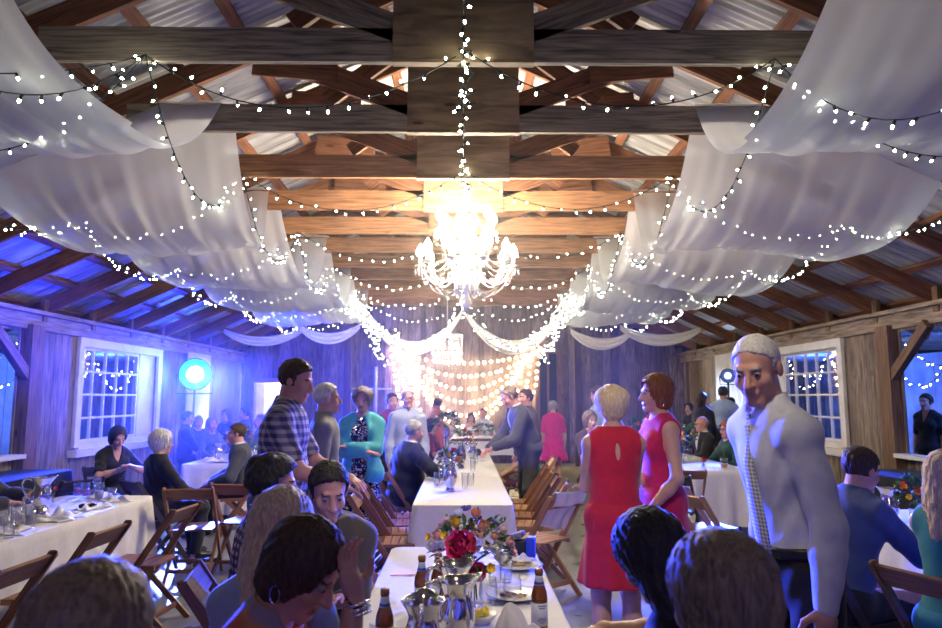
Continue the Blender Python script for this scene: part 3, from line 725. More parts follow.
def pitcher(loc, face, h=.225, label='', s=1., group='silver pitchers'):
    t = empty('silver_pitcher', loc, R(face), label, 'pitcher', group); t.scale = (s, s, s)
    k = h/.225
    prof = [(0, 0), (.048, 0), (.05, .008), (.042, .016), (.04, .022), (.058, .05), (.066, .085), (.062, .12), (.05, .155), (.046, .175), (.056, .2), (.068, .218), (.072, .225), (.067, .224), (.053, .2), (.043, .175), (.047, .155), (.058, .12)]
    q = MB(); n = 28; vs = []; fs = []
    for r_, z in prof:
        for j in range(n):
            a = 2*PI*j/n; sp = max(0, math.cos(a))**6*max(0, (z-.16)/.065)
            rim = .0013*math.sin(9*a) if z > .2 else 0
            vs.append(((r_+.026*sp)*math.cos(a), r_*math.sin(a)*(1-.1*sp), (z+.014*sp+rim)*k))
    m_ = len(prof)
    for i in range(m_-1):
        for j in range(n): kk = (j+1) % n; fs.append((i*n+j, i*n+kk, (i+1)*n+kk, (i+1)*n+j))
    q.add(vs, fs); q.build('body', M_silver, t, smooth=True)
    q = MB(); q.tube([(-.062, 0, .205*k), (-.085, 0, .222*k), (-.112, 0, .215*k), (-.122, 0, .185*k), (-.112, 0, .14*k), (-.09, 0, .1*k), (-.072, 0, .082*k), (-.062, 0, .09*k)], [.006, .009, .009, .008, .0075, .007, .007, .005], 8)
    q.ellip((-.075, 0, .224*k), (.014, .009, .008)); q.build('handle', M_silver, t, smooth=True)
    return t
M_nlab = plain('neck_label', (.42, .45, .6), .5); M_blueband = plain('blue_band', (.02, .05, .35), .5); M_cap = plain('bottle_lip', (.28, .10, .03), .35)
M_ink = plain('label_ink', (.18, .2, .3), .6); M_beer = plain('beer', (.30, .09, .012), .1)
def bottle(loc, label, face=0, lab=True):
    t = empty('beer_bottle', loc, R(face), label, 'bottle', 'beer bottles')
    q = MB(); q.lathe([(0, .003), (.028, 0), (.0305, .006), (.0305, .13), (.028, .15), (.018, .178), (.0145, .195), (.0135, .222), (.0148, .224), (.0148, .232), (.011, .233), (0, .225)], 20); q.build('body', M_amber, t, smooth=True)
    q = MB(); q.lathe([(0.0134, .215), (.0156, .215), (.0156, .232), (.0135, .2345), (0, .2345)], 16); q.build('lip', M_cap, t, smooth=True)
    q = MB(); q.lathe([(.0196, .176), (.0146, .196), (.0142, .21)], 18); n_ = q.build('neck_label', M_nlab, t, smooth=True)
    q = MB(); q.lathe([(.0186, .1805), (.0168, .188)], 18); q.build('band', M_blueband, n_, smooth=True)
    if lab:
        q = MB(); q.lathe([(.0311, .035), (.0311, .115)], 20); l_ = q.build('label', M_label, t, smooth=True)
        q = MB()
        for zz, w_ in ((.104, .7), (.096, .5), (.06, .55), (.053, .75), (.046, .4)):
            q.grid(lambda u, v: (.0314*math.sin((u-.5)*w_*1.6), -.0314*math.cos((u-.5)*w_*1.6), zz+.0045*v), 8, 1)
        q.build('print', M_ink, l_)
    return t
def plate(loc, r=.125, label='', food=True, seed=0):
    t = empty('dinner_plate', loc, 0, label, 'plate', 'dinner plates')
    q = MB(); q.lathe([(0, .004), (r*.55, .003), (r*.62, .006), (r*.8, .014), (r, .021), (r*.99, .025), (r*.78, .018), (r*.6, .01), (0, .009)], 28); q.build('plate', M_plate, t, smooth=True)
    if food:
        rnd = random.Random(seed); q = MB()
        for i in range(9): a = rnd.uniform(0, 6.3); d = rnd.uniform(0, r*.4); q.ellip((math.cos(a)*d, math.sin(a)*d, .016), (rnd.uniform(.008, .02), rnd.uniform(.008, .016), .008), 7, 5)
        q.build('food_scraps', MATS.get('scraps') or plain('scraps', (.42, .27, .13), .7, noise=.4), t, smooth=True)
    return t
def napkin(loc, size, label, seed, h=.05, rz=0):
    rnd = random.Random(seed); ph = [rnd.uniform(0, 6.3) for _ in range(8)]
    def fn(u, v):
        x, y = (u-.5), (v-.5); d = max(0, 1-2*max(abs(x), abs(y)))
        z = h*(.5+.3*math.sin(9*x+ph[0]+3*y)+.25*math.sin(13*y+ph[1])+.2*math.sin(17*x-11*y+ph[2]))*d**.5
        return (x*size*(1+.2*math.sin(5*y+ph[3])), y*size*.75*(1+.2*math.sin(6*x+ph[4])), max(.004, z)+.002)
    q = MB(); q.grid(fn, 26, 26); o = q.build('napkin', M_napkin, smooth=True, loc=loc, rz=rz); tag(o, label, 'napkin', 'crumpled napkins')
    sh = o.modifiers.new('thickness', 'SOLIDIFY'); sh.thickness = .003; return o
def puffed_napkin(loc, label, seed, h=.15, r=.05):
    rnd = random.Random(seed); ph = rnd.uniform(0, 6)
    q = MB(); n = 36; prof = [(.0, .0), (.6, .01), (.75, .1), (1., .35), (.95, .6), (.7, .82), (.35, .95), (.0, 1.)]; vs, fs = [], []
    for i, (a_, z_) in enumerate(prof):
        for j in range(n):
            a = 2*PI*j/n; f = 1+.16*math.sin(5*a+ph+z_*2)+.07*math.sin(11*a+ph*2); vs.append((r*a_*f*math.cos(a), r*a_*f*.75*math.sin(a), h*z_+.012*math.sin(3*a+ph)*z_))
    for i in range(len(prof)-1):
        for j in range(n): k = (j+1) % n; fs.append((i*n+j, i*n+k, (i+1)*n+k, (i+1)*n+j))
    q.add(vs, fs); o = q.build('napkin', M_napkin, smooth=True, loc=loc); tag(o, label, 'napkin', 'standing napkins'); return o

# ---- flowers
FM = {'peony': plain('peony_pink', (.80, .05, .19), .55, noise=.35, nscale=40), 'coral': plain('coral_petal', (.75, .24, .12), .55, noise=.25, nscale=40),
      'peach': plain('peach_petal', (.80, .42, .24), .55, noise=.2, nscale=40), 'yellow': plain('yellow_petal', (.80, .52, .02), .55, noise=.2, nscale=40),
      'cream': plain('cream_petal', (.78, .73, .60), .6, noise=.15, nscale=40), 'blush': plain('blush_petal', (.75, .42, .40), .6, noise=.2, nscale=40),
      'red': plain('red_petal', (.55, .015, .02), .5, noise=.3, nscale=40), 'violet': plain('violet_petal', (.26, .22, .55), .6, noise=.3, nscale=40),
      'orange': plain('orange_petal', (.82, .25, .03), .55, noise=.2, nscale=40), 'white': plain('white_petal', (.80, .80, .76), .6, noise=.1, nscale=40)}
def bloom_mesh(rad, rings, seed):
    rnd = random.Random(seed); q = MB()
    for li, (n, rr, tilt, sz) in enumerate(rings):
        for i in range(n):
            a = 2*PI*i/n+li*.7+rnd.uniform(-.15, .15); t_ = tilt+rnd.uniform(-.1, .1); s_ = sz*rnd.uniform(.88, 1.1)
            ca, sa = math.cos(a), math.sin(a)
            vs, fs = [], []
            for u in range(5):
                uu = u/4
                for v in range(5):
                    vv = v/4-.5
                    w_ = s_*math.sin(PI*(.12+.80*uu))**.8*.95
                    out = rr+s_*uu*math.cos(t_-.9*uu*uu*0+.5*uu); up = s_*uu*math.sin(t_+.5*uu)
                    cup = -abs(vv)**2*s_*.7*(1 if t_ > .5 else -.4)
                    o_ = out+cup
                    vs.append(Vector((ca*o_-sa*vv*w_, sa*o_+ca*vv*w_, up+.06*s_*math.sin(vv*9+i)))*rad)
            for u in range(4):
                for v in range(4): k = u*5+v; fs.append((k, k+5, k+6, k+1))
            q.add(vs, fs)
    q.ellip((0, 0, .16*rad), (.16*rad, .16*rad, .16*rad), 8, 6)
    return q
PEONY = [(5, .02, 1.45, .45), (7, .08, 1.2, .6), (8, .14, .95, .7), (9, .2, .6, .75), (9, .22, .2, .75)]
ROSE = [(4, .0, 1.5, .5), (5, .07, 1.3, .6), (6, .14, 1.05, .65), (6, .2, .65, .7)]
DAISY = [(11, .12, .25, .85)]
BM = {}
def bloom(kind, rad, mat, parent, p, n):
    key = (kind, round(rad, 3), mat)
    if key not in BM: BM[key] = bloom_mesh(rad, {'peony': PEONY, 'rose': ROSE, 'daisy': DAISY}[kind], len(BM)).mesh(kind, FM[mat], True)
    o = bpy.data.objects.new(kind, BM[key]); COL.objects.link(o); o.parent = parent; o.location = p
    o.rotation_mode = 'QUATERNION'; o.rotation_quaternion = Vector(n).normalized().to_track_quat('Z', 'Y'); return o
def leaf(q, p, d, ln, w_, rnd):
    d = Vector(d).normalized(); x = d.cross(Vector((rnd.uniform(-1, 1), rnd.uniform(-1, 1), 1))).normalized(); nz_ = x.cross(d)
    vs = []
    for u in (0, .3, .65, 1.):
        ww = w_*math.sin(PI*(.06+.9*u)); c = Vector(p)+d*ln*u-nz_*ln*.25*u*u
        vs += [c-x*ww/2+nz_*ww*.2, c, c+x*ww/2+nz_*ww*.2]
    fs = []
    for i in range(3):
        for j in range(2): k = i*3+j; fs.append((k, k+1, k+4, k+3))
    q.add(vs, fs)
def bouquet(loc, label, blooms, w_, zc, hgt, vase='glass', vh=.16, vr=.05, seed=0, leaves=70, sprigs=10, lm=.05):
    rnd = random.Random(seed); t = empty('flower_bouquet', loc, 0, label, 'flowers', 'flower arrangements')
    q = MB()
    if vase == 'mercury': q.lathe([(0, 0), (vr*.62, 0), (vr*.66, .012), (vr*.5, .03), (vr*.75, vh*.3), (vr, vh*.58), (vr*.85, vh*.8), (vr*.62, vh*.93), (vr*.75, vh), (vr*.7, vh), (vr*.55, vh*.93), (0, vh*.9)], 22); mt = M_silver
    else: q.lathe([(0, 0), (vr*.9, 0), (vr, .01), (vr*.95, vh*.6), (vr*1.08, vh), (vr, vh), (vr*.88, vh*.6), (vr*.85, .015), (0, .012)], 20); mt = M_glass
    q.build('vase', mt, t, smooth=True)
    q = MB()
    for i in range(10):
        a = rnd.uniform(0, 6.3); q.tube([(math.cos(a)*vr*.5, math.sin(a)*vr*.5, .02), (math.cos(a+.5)*vr*.3, math.sin(a+.5)*vr*.3, vh), (math.cos(a)*w_*.3, math.sin(a)*w_*.3, zc)], .003, 4)
    q.build('stems', M_dkgreen, t)
    q = MB(); q2 = MB()
    for i in range(leaves):
        a = rnd.uniform(0, 6.3); ph = rnd.uniform(-.6, 1.2); d = Vector((math.cos(a)*math.cos(ph), math.sin(a)*math.cos(ph), math.sin(ph)))
        p = Vector((d.x*w_*.36, d.y*w_*.36, zc+d.z*hgt*.36)); leaf(q if i % 2 else q2, p, d+Vector((0, 0, .2)), rnd.uniform(.6, 1.3)*lm, rnd.uniform(.4, .7)*lm, rnd)
    for i in range(sprigs):
        a = rnd.uniform(0, 6.3); d = Vector((math.cos(a), math.sin(a), rnd.uniform(.2, 1.3))).normalized(); p0 = Vector((0, 0, zc)); ln = w_*rnd.uniform(.40, .56)
        for j in range(7): p = p0+Vector((d.x*ln, d.y*ln, d.z*hgt*.7))*(.4+.1*j); leaf(q, p, d+Vector((rnd.uniform(-1, 1), rnd.uniform(-1, 1), rnd.uniform(-.5, 1))), lm*.5, lm*.33, rnd)
    q.build('foliage', M_green, t); q2.build('foliage', M_dkgreen, t)
    for (kind, rad, mat, x, y, z) in blooms:
        bloom(kind, rad*{'peony': 1.08, 'rose': 1.55, 'daisy': 1.35}[kind], mat, t, (x, y, z), (x*1.1, y*1.1-.03, (z-zc)+.09))
    return t
def rblooms(seed, n, w_, zc, hgt, mats, r0=.02, r1=.035):
    rnd = random.Random(seed); out = []; ga = 2.39996
    for i in range(n):
        ph = math.acos(1-1.25*(i+.5)/n); a = i*ga; d = (math.sin(ph)*math.cos(a), math.sin(ph)*math.sin(a), math.cos(ph))
        out.append((rnd.choice(['rose', 'rose', 'peony', 'daisy']), round(rnd.choice([r0, (r0+r1)/2, r1]), 3), mats[i % len(mats)], d[0]*w_*.43, d[1]*w_*.43, zc+d[2]*hgt*.42))
    return out

# near table
TZ = .753
big = [('peony', .078, 'peony', -.035, -.12, .255), ('rose', .034, 'yellow', -.06, -.06, .335), ('rose', .036, 'peach', .045, -.09, .325), ('rose', .032, 'blush', -.13, -.08, .29),
       ('rose', .035, 'cream', -.15, -.02, .24), ('daisy', .016, 'yellow', -.175, -.06, .285), ('daisy', .018, 'yellow', .075, -.15, .185), ('rose', .036, 'white', .09, -.12, .25), ('rose', .04, 'white', .12, -.08, .20),
       ('rose', .03, 'blush', .15, -.06, .26), ('daisy', .022, 'violet', .10, .02, .33), ('rose', .026, 'blush', .13, .04, .29), ('rose', .034, 'coral', .02, .06, .35), ('rose', .035, 'cream', .10, .09, .30),
       ('peony', .05, 'blush', -.10, .1, .30), ('rose', .03, 'white', -.05, .02, .36), ('daisy', .025, 'blush', .17, .0, .22), ('daisy', .016, 'yellow', -.11, -.11, .30), *rblooms(77, 22, .34, .22, .22, ['white', 'cream', 'blush', 'white', 'cream', 'peach'], .02, .028), ('peony', .045, 'peony', .02, -.10, .16), ('rose', .03, 'cream', -.12, -.12, .2), ('daisy', .024, 'violet', -.02, .12, .37)]
bouquet((.035, 3.08, TZ), 'large bouquet with a hot pink peony between the beer bottles', big, .40, .235, .26, vh=.17, vr=.052, seed=3, leaves=120, sprigs=9, lm=.042)
bottle((.285, 2.71, TZ), 'amber beer bottle with pale label standing beside the white standing napkins', 15)
bottle((-.26, 2.44, TZ), 'amber beer bottle with a blank white label, beside the silver pitchers', 180)
bottle((-.165, 2.93, TZ), 'beer bottle half hidden behind the stacked silver pitchers, the one with its neck showing lower', 30)
bottle((-.10, 2.97, TZ), 'beer bottle half hidden behind the silver pitchers, touching the pink peony', 30)
bottle((.07, 4.13, TZ), 'beer bottle at the far end of the table behind the pink peony bouquet', 30)
pitcher((-.127, 2.34, TZ), 270+180, label='silver pitcher with its handle toward the camera, in front of two more pitchers')
pitcher((-.02, 2.60, TZ), 20, label='silver pitcher with blue reflections, middle one of the three beside the bouquet')
pitcher((-.03, 2.80, TZ), 30, h=.235, label='silver pitcher with ornate rim right under the pink peony')
plate((.285, 3.72, TZ), label='plate with food scraps beside the black and blue bag', seed=1)
plate((.225, 3.18, TZ), label='plate with food scraps behind the amber bottle and standing napkin', seed=2)
tumbler((.205, 3.44, TZ), .10, .033, label='short clear glass between the two dinner plates')
tumbler((.15, 3.38, TZ), .10, .033, label='short clear glass between the bouquet and the plates')
wine_glass((.095, 2.72, TZ), .2, label='empty wine glass in front of the pink peony bouquet')
wine_glass((.19, 2.78, TZ), .2, label='empty wine glass behind the standing white napkins')
puffed_napkin((.165, 2.52, TZ), 'puffed white napkin standing beside the lemon bowl', 4, .155, .052)
puffed_napkin((.235, 2.44, TZ), 'lower puffed white napkin standing by the amber bottle', 5, .11, .055)
t = empty('lemon_bowl', (.07, 2.84, TZ), 0, 'white bowl of lemon wedges in front of the vase', 'bowl')
q = MB(); q.lathe([(0, 0), (.035, 0), (.04, .006), (.065, .035), (.062, .037), (.037, .012), (0, .01)], 22); q.build('bowl', M_plate, t, smooth=True)
M_lem = MATS.get('lemon') or plain('lemon', (.8, .58, .03), .5); rnd = random.Random(9)
for i in range(11):
    q = MB(); a = i*.9; d = .04*(i % 3)/2.2; q.ellip((math.cos(a)*d, math.sin(a)*d, .036+.004*(i % 3)), (.021, .009, .012), 9, 6, Euler((rnd.uniform(-.5, .5), rnd.uniform(-.5, .5), rnd.uniform(0, 3))).to_matrix()); q.build('lemon_wedge', M_lem, t, smooth=True)
t = empty('shoulder_bag', (.32, 3.96, TZ), R(-15), 'small black and bright blue bag with a patterned grey top on the table', 'bag')
q = MB(); q.rbox((-.02, 0, .05), (.11, .07, .1), .015); q.build('body', M_black, t, smooth=True)
M_bagblue = plain('bag_blue', (.02, .06, .62), .45)
q = MB(); q.rbox((.055, -.005, .058), (.045, .08, .115), .01); q.build('side_pocket', M_bagblue, t, smooth=True)
q = MB(); q.rbox((-.03, -.015, .115), (.11, .08, .03), .012, Matrix.Rotation(-.35, 3, 'Y')); q.build('flap', plain('grey_print', (.16, .15, .14), .8, noise=.8, nscale=90), t, smooth=True)
q = MB(); q.box((0, 0, .002), (.12, .085, .003)); o = q.build('card', plain('pink_card', (.75, .55, .62), .6), loc=(-.3, 3.62, TZ), rz=.1); tag(o, 'pale pink card lying flat on the table before the bouquet', 'card')
napkin((-.24, 2.86, TZ), .2, 'crumpled white napkin under the beer bottles near the silver pitchers', 21, .03)
napkin((.30, 3.80, TZ+.02), .13, 'crumpled white napkin on the plate beside the bag', 22, .035)

# middle row beyond
bouquet((-.12, 6.72, TZ), 'bouquet with an orange rose in a mercury glass vase on the middle table', [('rose', .042, 'orange', .06, -.07, .285), ('rose', .036, 'yellow', -.01, -.06, .33), ('daisy', .02, 'yellow', -.06, -.06, .32), ('daisy', .02, 'yellow', .10, -.02, .30), ('rose', .03, 'red', .03, -.03, .37), ('rose', .04, 'cream', -.03, -.09, .27), ('rose', .03, 'blush', -.09, -.03, .29), ('rose', .034, 'white', .0, .04, .36), ('rose', .03, 'cream', .09, .03, .34), ('daisy', .024, 'violet', -.08, .03, .35)], .25, .29, .2, 'mercury', .235, .068, 5, 70, 8)
bouquet((-.02, 8.75, TZ), 'bouquet with red and violet flowers behind the orange rose bouquet', rblooms(6, 14, .34, .36, .26, ['red', 'violet', 'cream', 'yellow', 'blush']), .34, .36, .26, 'mercury', .28, .06, 6, 80, 8)
bouquet((-.25, 11.0, TZ), 'tall leafy bouquet on the middle row close to the head table', rblooms(7, 12, .42, .50, .3, ['cream', 'white', 'coral', 'yellow']), .42, .5, .3, 'mercury', .42, .06, 7, 130, 12, .07)
bouquet((.45, 15.4, .79), 'greenery and flowers on the head table near the grey suit', rblooms(8, 10, .4, .16, .2, ['cream', 'coral', 'white']), .5, .16, .22, 'glass', .12, .06, 8, 110, 10, .07)
bouquet((-.75, 15.35, .79), 'low greenery on the head table near the coral dress woman', rblooms(9, 10, .6, .14, .18, ['cream', 'white', 'yellow']), .7, .14, .2, 'glass', .1, .07, 9, 140, 10, .08)
q = MB(); q.rbox((0, 0, .006), (.15, .075, .011), .005); o = q.build('phone', M_black, smooth=True, loc=(-.33, 7.95, TZ), rz=.0); tag(o, 'black phone lying near the edge of the middle table', 'phone')
q = MB(); q.lathe([(0, .1), (.06, .095), (.085, .06), (.09, .0), (.13, -.0), (.12, .006), (.0, .01)], 18); o = q.build('hat', M_black, smooth=True, loc=(.2, 10.9, TZ)); tag(o, 'small black cap lying on the middle table near the head table', 'hat')
for i, (x, y, h, lb) in enumerate([(-.25, 6.95, .15, 'just behind the mercury vase, on its blue-lit side'), (.02, 6.9, .15, 'just behind the mercury vase, on its brown-timber side'), (-.22, 7.4, .16, 'close to the black phone'), (.08, 7.1, .13, 'standing alone beyond the mercury vase'), (-.15, 8.3, .16, 'in front of the red and violet bouquet'), (.12, 8.5, .16, 'beside the red and violet bouquet'), (.17, 9.4, .16, 'beyond the red and violet bouquet'), (-.2, 9.7, .16, 'by the elbow of the navy jacket man')]):
    tumbler((x, y, TZ), h, .034, label='clear drinking glass on the middle row, '+lb, lemon=(i == 0))
pitcher((-.18, 9.1, TZ), 200, label='silver pitcher on the middle row by the navy jacket man')
pitcher((.14, 10.2, TZ), 20, label='silver pitcher on the middle row beyond the glasses')
napkin((.2, 9.9, TZ), .25, 'crumpled white napkin on the middle row near the grey suit man', 23)
for i, (x, lb) in enumerate([(-1.4, 'in front of the coral dress woman'), (-1.15, 'next to the low greenery'), (.85, 'in front of the grey suit man'), (.62, 'beside the bride')]):
    tumbler((x, 15.35, .78), .16, .036, fill=(MATS.get('cider') or plain('cider', (.7, .33, .03), .2)) if i > 1 else None, ff=.7, label='glass on the head table '+lb)

# blue-lit side table
pitcher((-3.28, 5.62, TZ), 20, label='silver pitcher standing on the blue-lit side table', s=1.12)
M_pinkd = plain('pink_drink', (.55, .16, .24), .2); M_pale = plain('pale_drink', (.6, .55, .45), .2)
for i, (px, py, h, f, lem, lb) in enumerate([(19, 530, .19, None, True, 'tall tumbler with lemon close to the picture edge'), (30, 519, .16, None, False, 'clear tumbler behind the tall lemon tumbler'), (6, 527, .13, M_pale, False, 'pale drink at the very edge of the picture'),
      (88, 497, .13, M_pinkd, False, 'pink drink beyond the silver pitcher'), (80, 495, .12, M_pinkd, False, 'smaller pink drink next to the pitcher handle'), (101, 500, .15, M_pale, True, 'tumbler with a lemon slice beyond the silver pitcher'), (99, 495.5, .16, None, False, 'empty tumbler next to the pink drink'), (114, 499, .1, None, False, 'short empty tumbler near the table end'), (12, 537, .12, None, False, 'short tumbler beside the stacked plates'), (33, 526, .14, M_pale, False, 'pale drink beside the steel cup')]):
    p = at_z(px, py, TZ); p.x = max(p.x, -3.5); tumbler(p, h, .036, f, .55, 'glass on the blue-lit side table: '+lb, lem)
p = at_z(43, 521, TZ); q = MB(); q.lathe([(0, 0), (.034, 0), (.036, .11), (.033, .11), (.031, .01), (0, .01)], 18); o = q.build('steel_cup', M_silver, smooth=True, loc=p); tag(o, 'plain steel cup beside the crumpled napkins on the side table', 'cup')
for i, (px, py, s, h, lb) in enumerate([(62, 520, .30, .07, 'beside the steel cup'), (75, 517, .3, .08, 'hanging toward the table edge'), (96, 508, .26, .05, 'near the sunglasses'), (120, 500, .3, .06, 'at the end of the table'), (20, 521, .24, .12, 'between the tumblers'), (2, 533, .3, .08, 'at the very edge of the picture'), (105, 497, .2, .07, 'by the lemon tumbler')]):
    p = at_z(px, py, TZ); p.x = min(max(p.x, -3.45), -2.95); napkin(p, s, 'crumpled white napkin on the blue-lit side table, '+lb, 50+i, h, i*.7)
p = at_z(4, 541, TZ); p.x = -3.0; plate(p, label='plate near the picture edge on the blue-lit side table', seed=4)
t = empty('sunglasses', at_z(90, 508, TZ), .4, 'dark sunglasses lying among napkins on the side table', 'sunglasses')
for sx in (-1, 1): q = MB(); q.ellip((sx*.034, 0, .02), (.03, .006, .022), 12, 8); q.build('lens', M_black, t, smooth=True)
q = MB(); q.tube([(-.062, .01, .03), (-.02, .0, .03), (.02, 0, .03), (.062, .01, .03)], .004, 5); q.tube([(-.062, .01, .03), (-.06, .12, .02)], .003, 5); q.tube([(.062, .01, .03), (.06, .12, .02)], .003, 5); q.build('frame', M_black, t)
bouquet((-3.4, 5.95, TZ), 'small yellow flowers beside the silver pitcher on the side table', [('daisy', .02, 'yellow', .0, -.03, .13), ('daisy', .018, 'peony', .05, -.02, .12), ('rose', .022, 'cream', -.03, -.02, .14)], .12, .12, .08, 'glass', .09, .03, 12, 24, 3, .03)

# blue-lit far table
bouquet((-3.36, 10.6, TZ), 'magenta and white bouquet on the far table before the dark suited man', rblooms(11, 16, .46, .30, .3, ['peony', 'white', 'cream', 'blush', 'violet']), .46, .3, .3, 'glass', .2, .06, 11, 90, 10, .06)
pitcher((-3.5, 10.2, TZ), 200, label='silver pitcher on the far blue-lit table')
for i, (x, y) in enumerate([(-3.6, 9.75), (-3.45, 9.9), (-3.12, 9.9), (-3.08, 10.4), (-3.15, 10.9), (-3.6, 10.7)]):
    tumbler((x, y, TZ), .15, .036, label='clear glass on the far blue-lit table, %s' % ('at its near corner by the blonde woman', 'second from its near corner', 'by the large white plate', 'near the dark suited man', 'beyond the dark suited man', 'behind the silver pitcher')[i])
plate((-3.25, 9.68, TZ), .15, 'large white plate at the near end of the far blue-lit table', seed=5)
napkin((-3.4, 9.72, TZ), .3, 'crumpled white napkin at the near end of the far blue-lit table', 61, .09)
bouquet((-3.35, 12.6, TZ), 'dim bouquet deep in the blue haze', rblooms(13, 10, .4, .3, .26, ['white', 'cream', 'violet']), .4, .3, .26, 'glass', .2, .06, 13, 70, 6, .06)

# timber-side tables
bl = [('rose', .042, 'orange', -.10, -.09, .22), ('rose', .036, 'coral', -.06, -.12, .25), ('rose', .04, 'peach', -.05, -.14, .17), ('daisy', .034, 'yellow', .11, -.08, .22), ('rose', .036, 'yellow', .14, -.03, .23), ('rose', .04, 'cream', .03, -.13, .23), ('rose', .04, 'white', .08, -.13, .17), ('rose', .036, 'blush', .0, -.1, .28), ('daisy', .02, 'yellow', -.14, -.05, .18), ('rose', .04, 'cream', .05, -.02, .30), ('rose', .035, 'coral', -.12, .02, .25), ('daisy', .024, 'orange', -.15, -.02, .24), ('rose', .034, 'blush', .02, -.15, .14)]
bouquet((3.25, 5.0, TZ), 'full bouquet of orange, peach and yellow flowers on the timber-side table', bl, .40, .20, .24, 'glass', .13, .055, 14, 110, 12, .055)
pitcher((3.06, 5.12, TZ), 200, label='silver pitcher beside the orange bouquet on the timber-side table')
tumbler((2.98, 4.7, TZ), .14, .036, label='clear glass in front of the orange bouquet')
tumbler((3.02, 5.3, TZ), .14, .036, M_pale, label='pale drink between the denim shirt man and the silver pitcher')
napkin((2.98, 5.25, TZ), .26, 'crumpled white napkin by the silver pitcher on the timber-side table', 66, .08)
bouquet((2.92, 9.5, TZ), 'tall bouquet of yellow and white flowers behind the magenta dress', rblooms(15, 18, .48, .36, .34, ['yellow', 'cream', 'white', 'coral', 'orange']), .48, .36, .34, 'glass', .24, .06, 15, 110, 12, .07)
bouquet((3.0, 8.85, TZ), 'single red rose in a small glass on the white table', [('rose', .042, 'red', 0, -.01, .085)], .05, .075, .04, 'glass', .06, .03, 16, 8, 0, .03)
tumbler((3.22, 8.75, TZ), .13, .045, MATS['cider'] if 'cider' in MATS else plain('cider', (.7, .33, .03), .2), .45, 'tumbler of golden drink beside the red rose')
bouquet((3.0, 11.9, TZ), 'bouquet of peach and yellow flowers beyond the red haired woman', rblooms(17, 16, .5, .38, .32, ['peach', 'yellow', 'cream', 'orange']), .5, .38, .32, 'glass', .26, .06, 17, 100, 10, .07)
for i, (x, y) in enumerate([(2.88, 10.3), (3.0, 10.6), (2.85, 11.2), (3.2, 10.0)]):
    pitcher((x, y, TZ), 40*i, label='silver pitcher on the timber-side far tables, %s' % ('seen past the red haired woman\'s neck', 'standing behind another pitcher', 'at the table joint', 'next to the seated bald man')[i]) if i % 2 == 0 else tumbler((x, y, TZ), .16, .036, label='clear glass on the timber-side far tables, %s' % ('', 'behind the pitcher', '', 'before the seated bald man')[i])

# ---- the chairs nobody sits on
chair(-2.42, 3.56, 177, 'brown folding chair pushed to the side table, cut by the picture edge', 'brown')
chair(-2.46, 4.46, 177, 'brown folding chair at the side table between the edge chair and the empty chair', 'brown')
chair(-2.32, 5.3, 176, 'empty folding chair with a pale slatted seat turned to the side table end', 'brown')
chair(-2.45, 6.62, 97, 'brown folding chair seen square from behind at the end of the side table', 'brown')
chair(-2.1, 6.95, 84, 'brown folding chair angled behind the square one, nearer the curly haired man', 'brown')
chair(-.52, 4.72, 20, 'folding chair standing at the gap between the near table and the middle row', 'brown')
for i, (y, x) in enumerate([(5.98, -.62), (6.4, -.60), (6.82, -.6), (7.22, -.63)]):
    chair(x, y, 2+3*(i % 2), 'brown folding chair along the blue-lit side of the middle row, %s' % ('first beyond the gap', 'second beyond the gap', 'third beyond the gap', 'beside the navy jacket man')[i], 'brown')
chair(.66, 6.08, 130, 'honey coloured folding chair with a white napkin hung over its back', 'honey')
for i, (y, x) in enumerate([(6.75, .68), (7.25, .66), (7.75, .66), (8.2, .66)]):
    chair(x, y, 172+4*(i % 2), 'folding chair along the red dress side of the middle tables, %s' % ('next to the napkin-draped chair', 'second past the napkin-draped chair', 'third past the napkin-draped chair', 'last before the teal woman')[i], 'honey' if i % 2 == 0 else 'brown')
# napkin hung over the back of the honey chair
q = MB()
def fn(u, v):
    a = (u-.5)*.36; s = v*.46; top = .14
    if s < top: yy, z = -.345+.46*(top-s), .865-(top-s)*.9
    else: yy, z = -.345+.05*min(1, (s-top)/.03), .865-max(0, s-top-.02)*.95
    z -= .09*u*(s/.46)*(1 if s > top else 0)
    return (a+.02+.01*math.sin(s*30), yy+.010*math.sin(u*17)+.62*max(0, .84-z)*(1 if s > top else 0), z+.006*math.sin(u*9))
q.grid(fn, 24, 30); nk = q.build('napkin', M_napkin, smooth=True, loc=(.66, 6.08, 0), rz=R(40)); tag(nk, 'white napkin hung over the back of the honey coloured chair', 'napkin')
sh = nk.modifiers.new('thickness', 'SOLIDIFY'); sh.thickness = .003
chair(2.12, 6.0, 20, 'honey folding chair half hidden by the white shirt man, front one of the group', 'honey')
chair(2.22, 6.6, 15, 'honey folding chair behind the front one beside the white shirt man', 'honey')
chair(2.28, 7.6, 60, 'dark folding chair with a black jacket at the end of the red rose table', 'dark')
chair(2.5, 8.15, 85, 'honey folding chair by the seated teal woman at the red rose table', 'honey')
chair(-3.95, 7.15, 150, 'dark folding chair behind the glasses by the woman in the black V-neck top', 'dark')
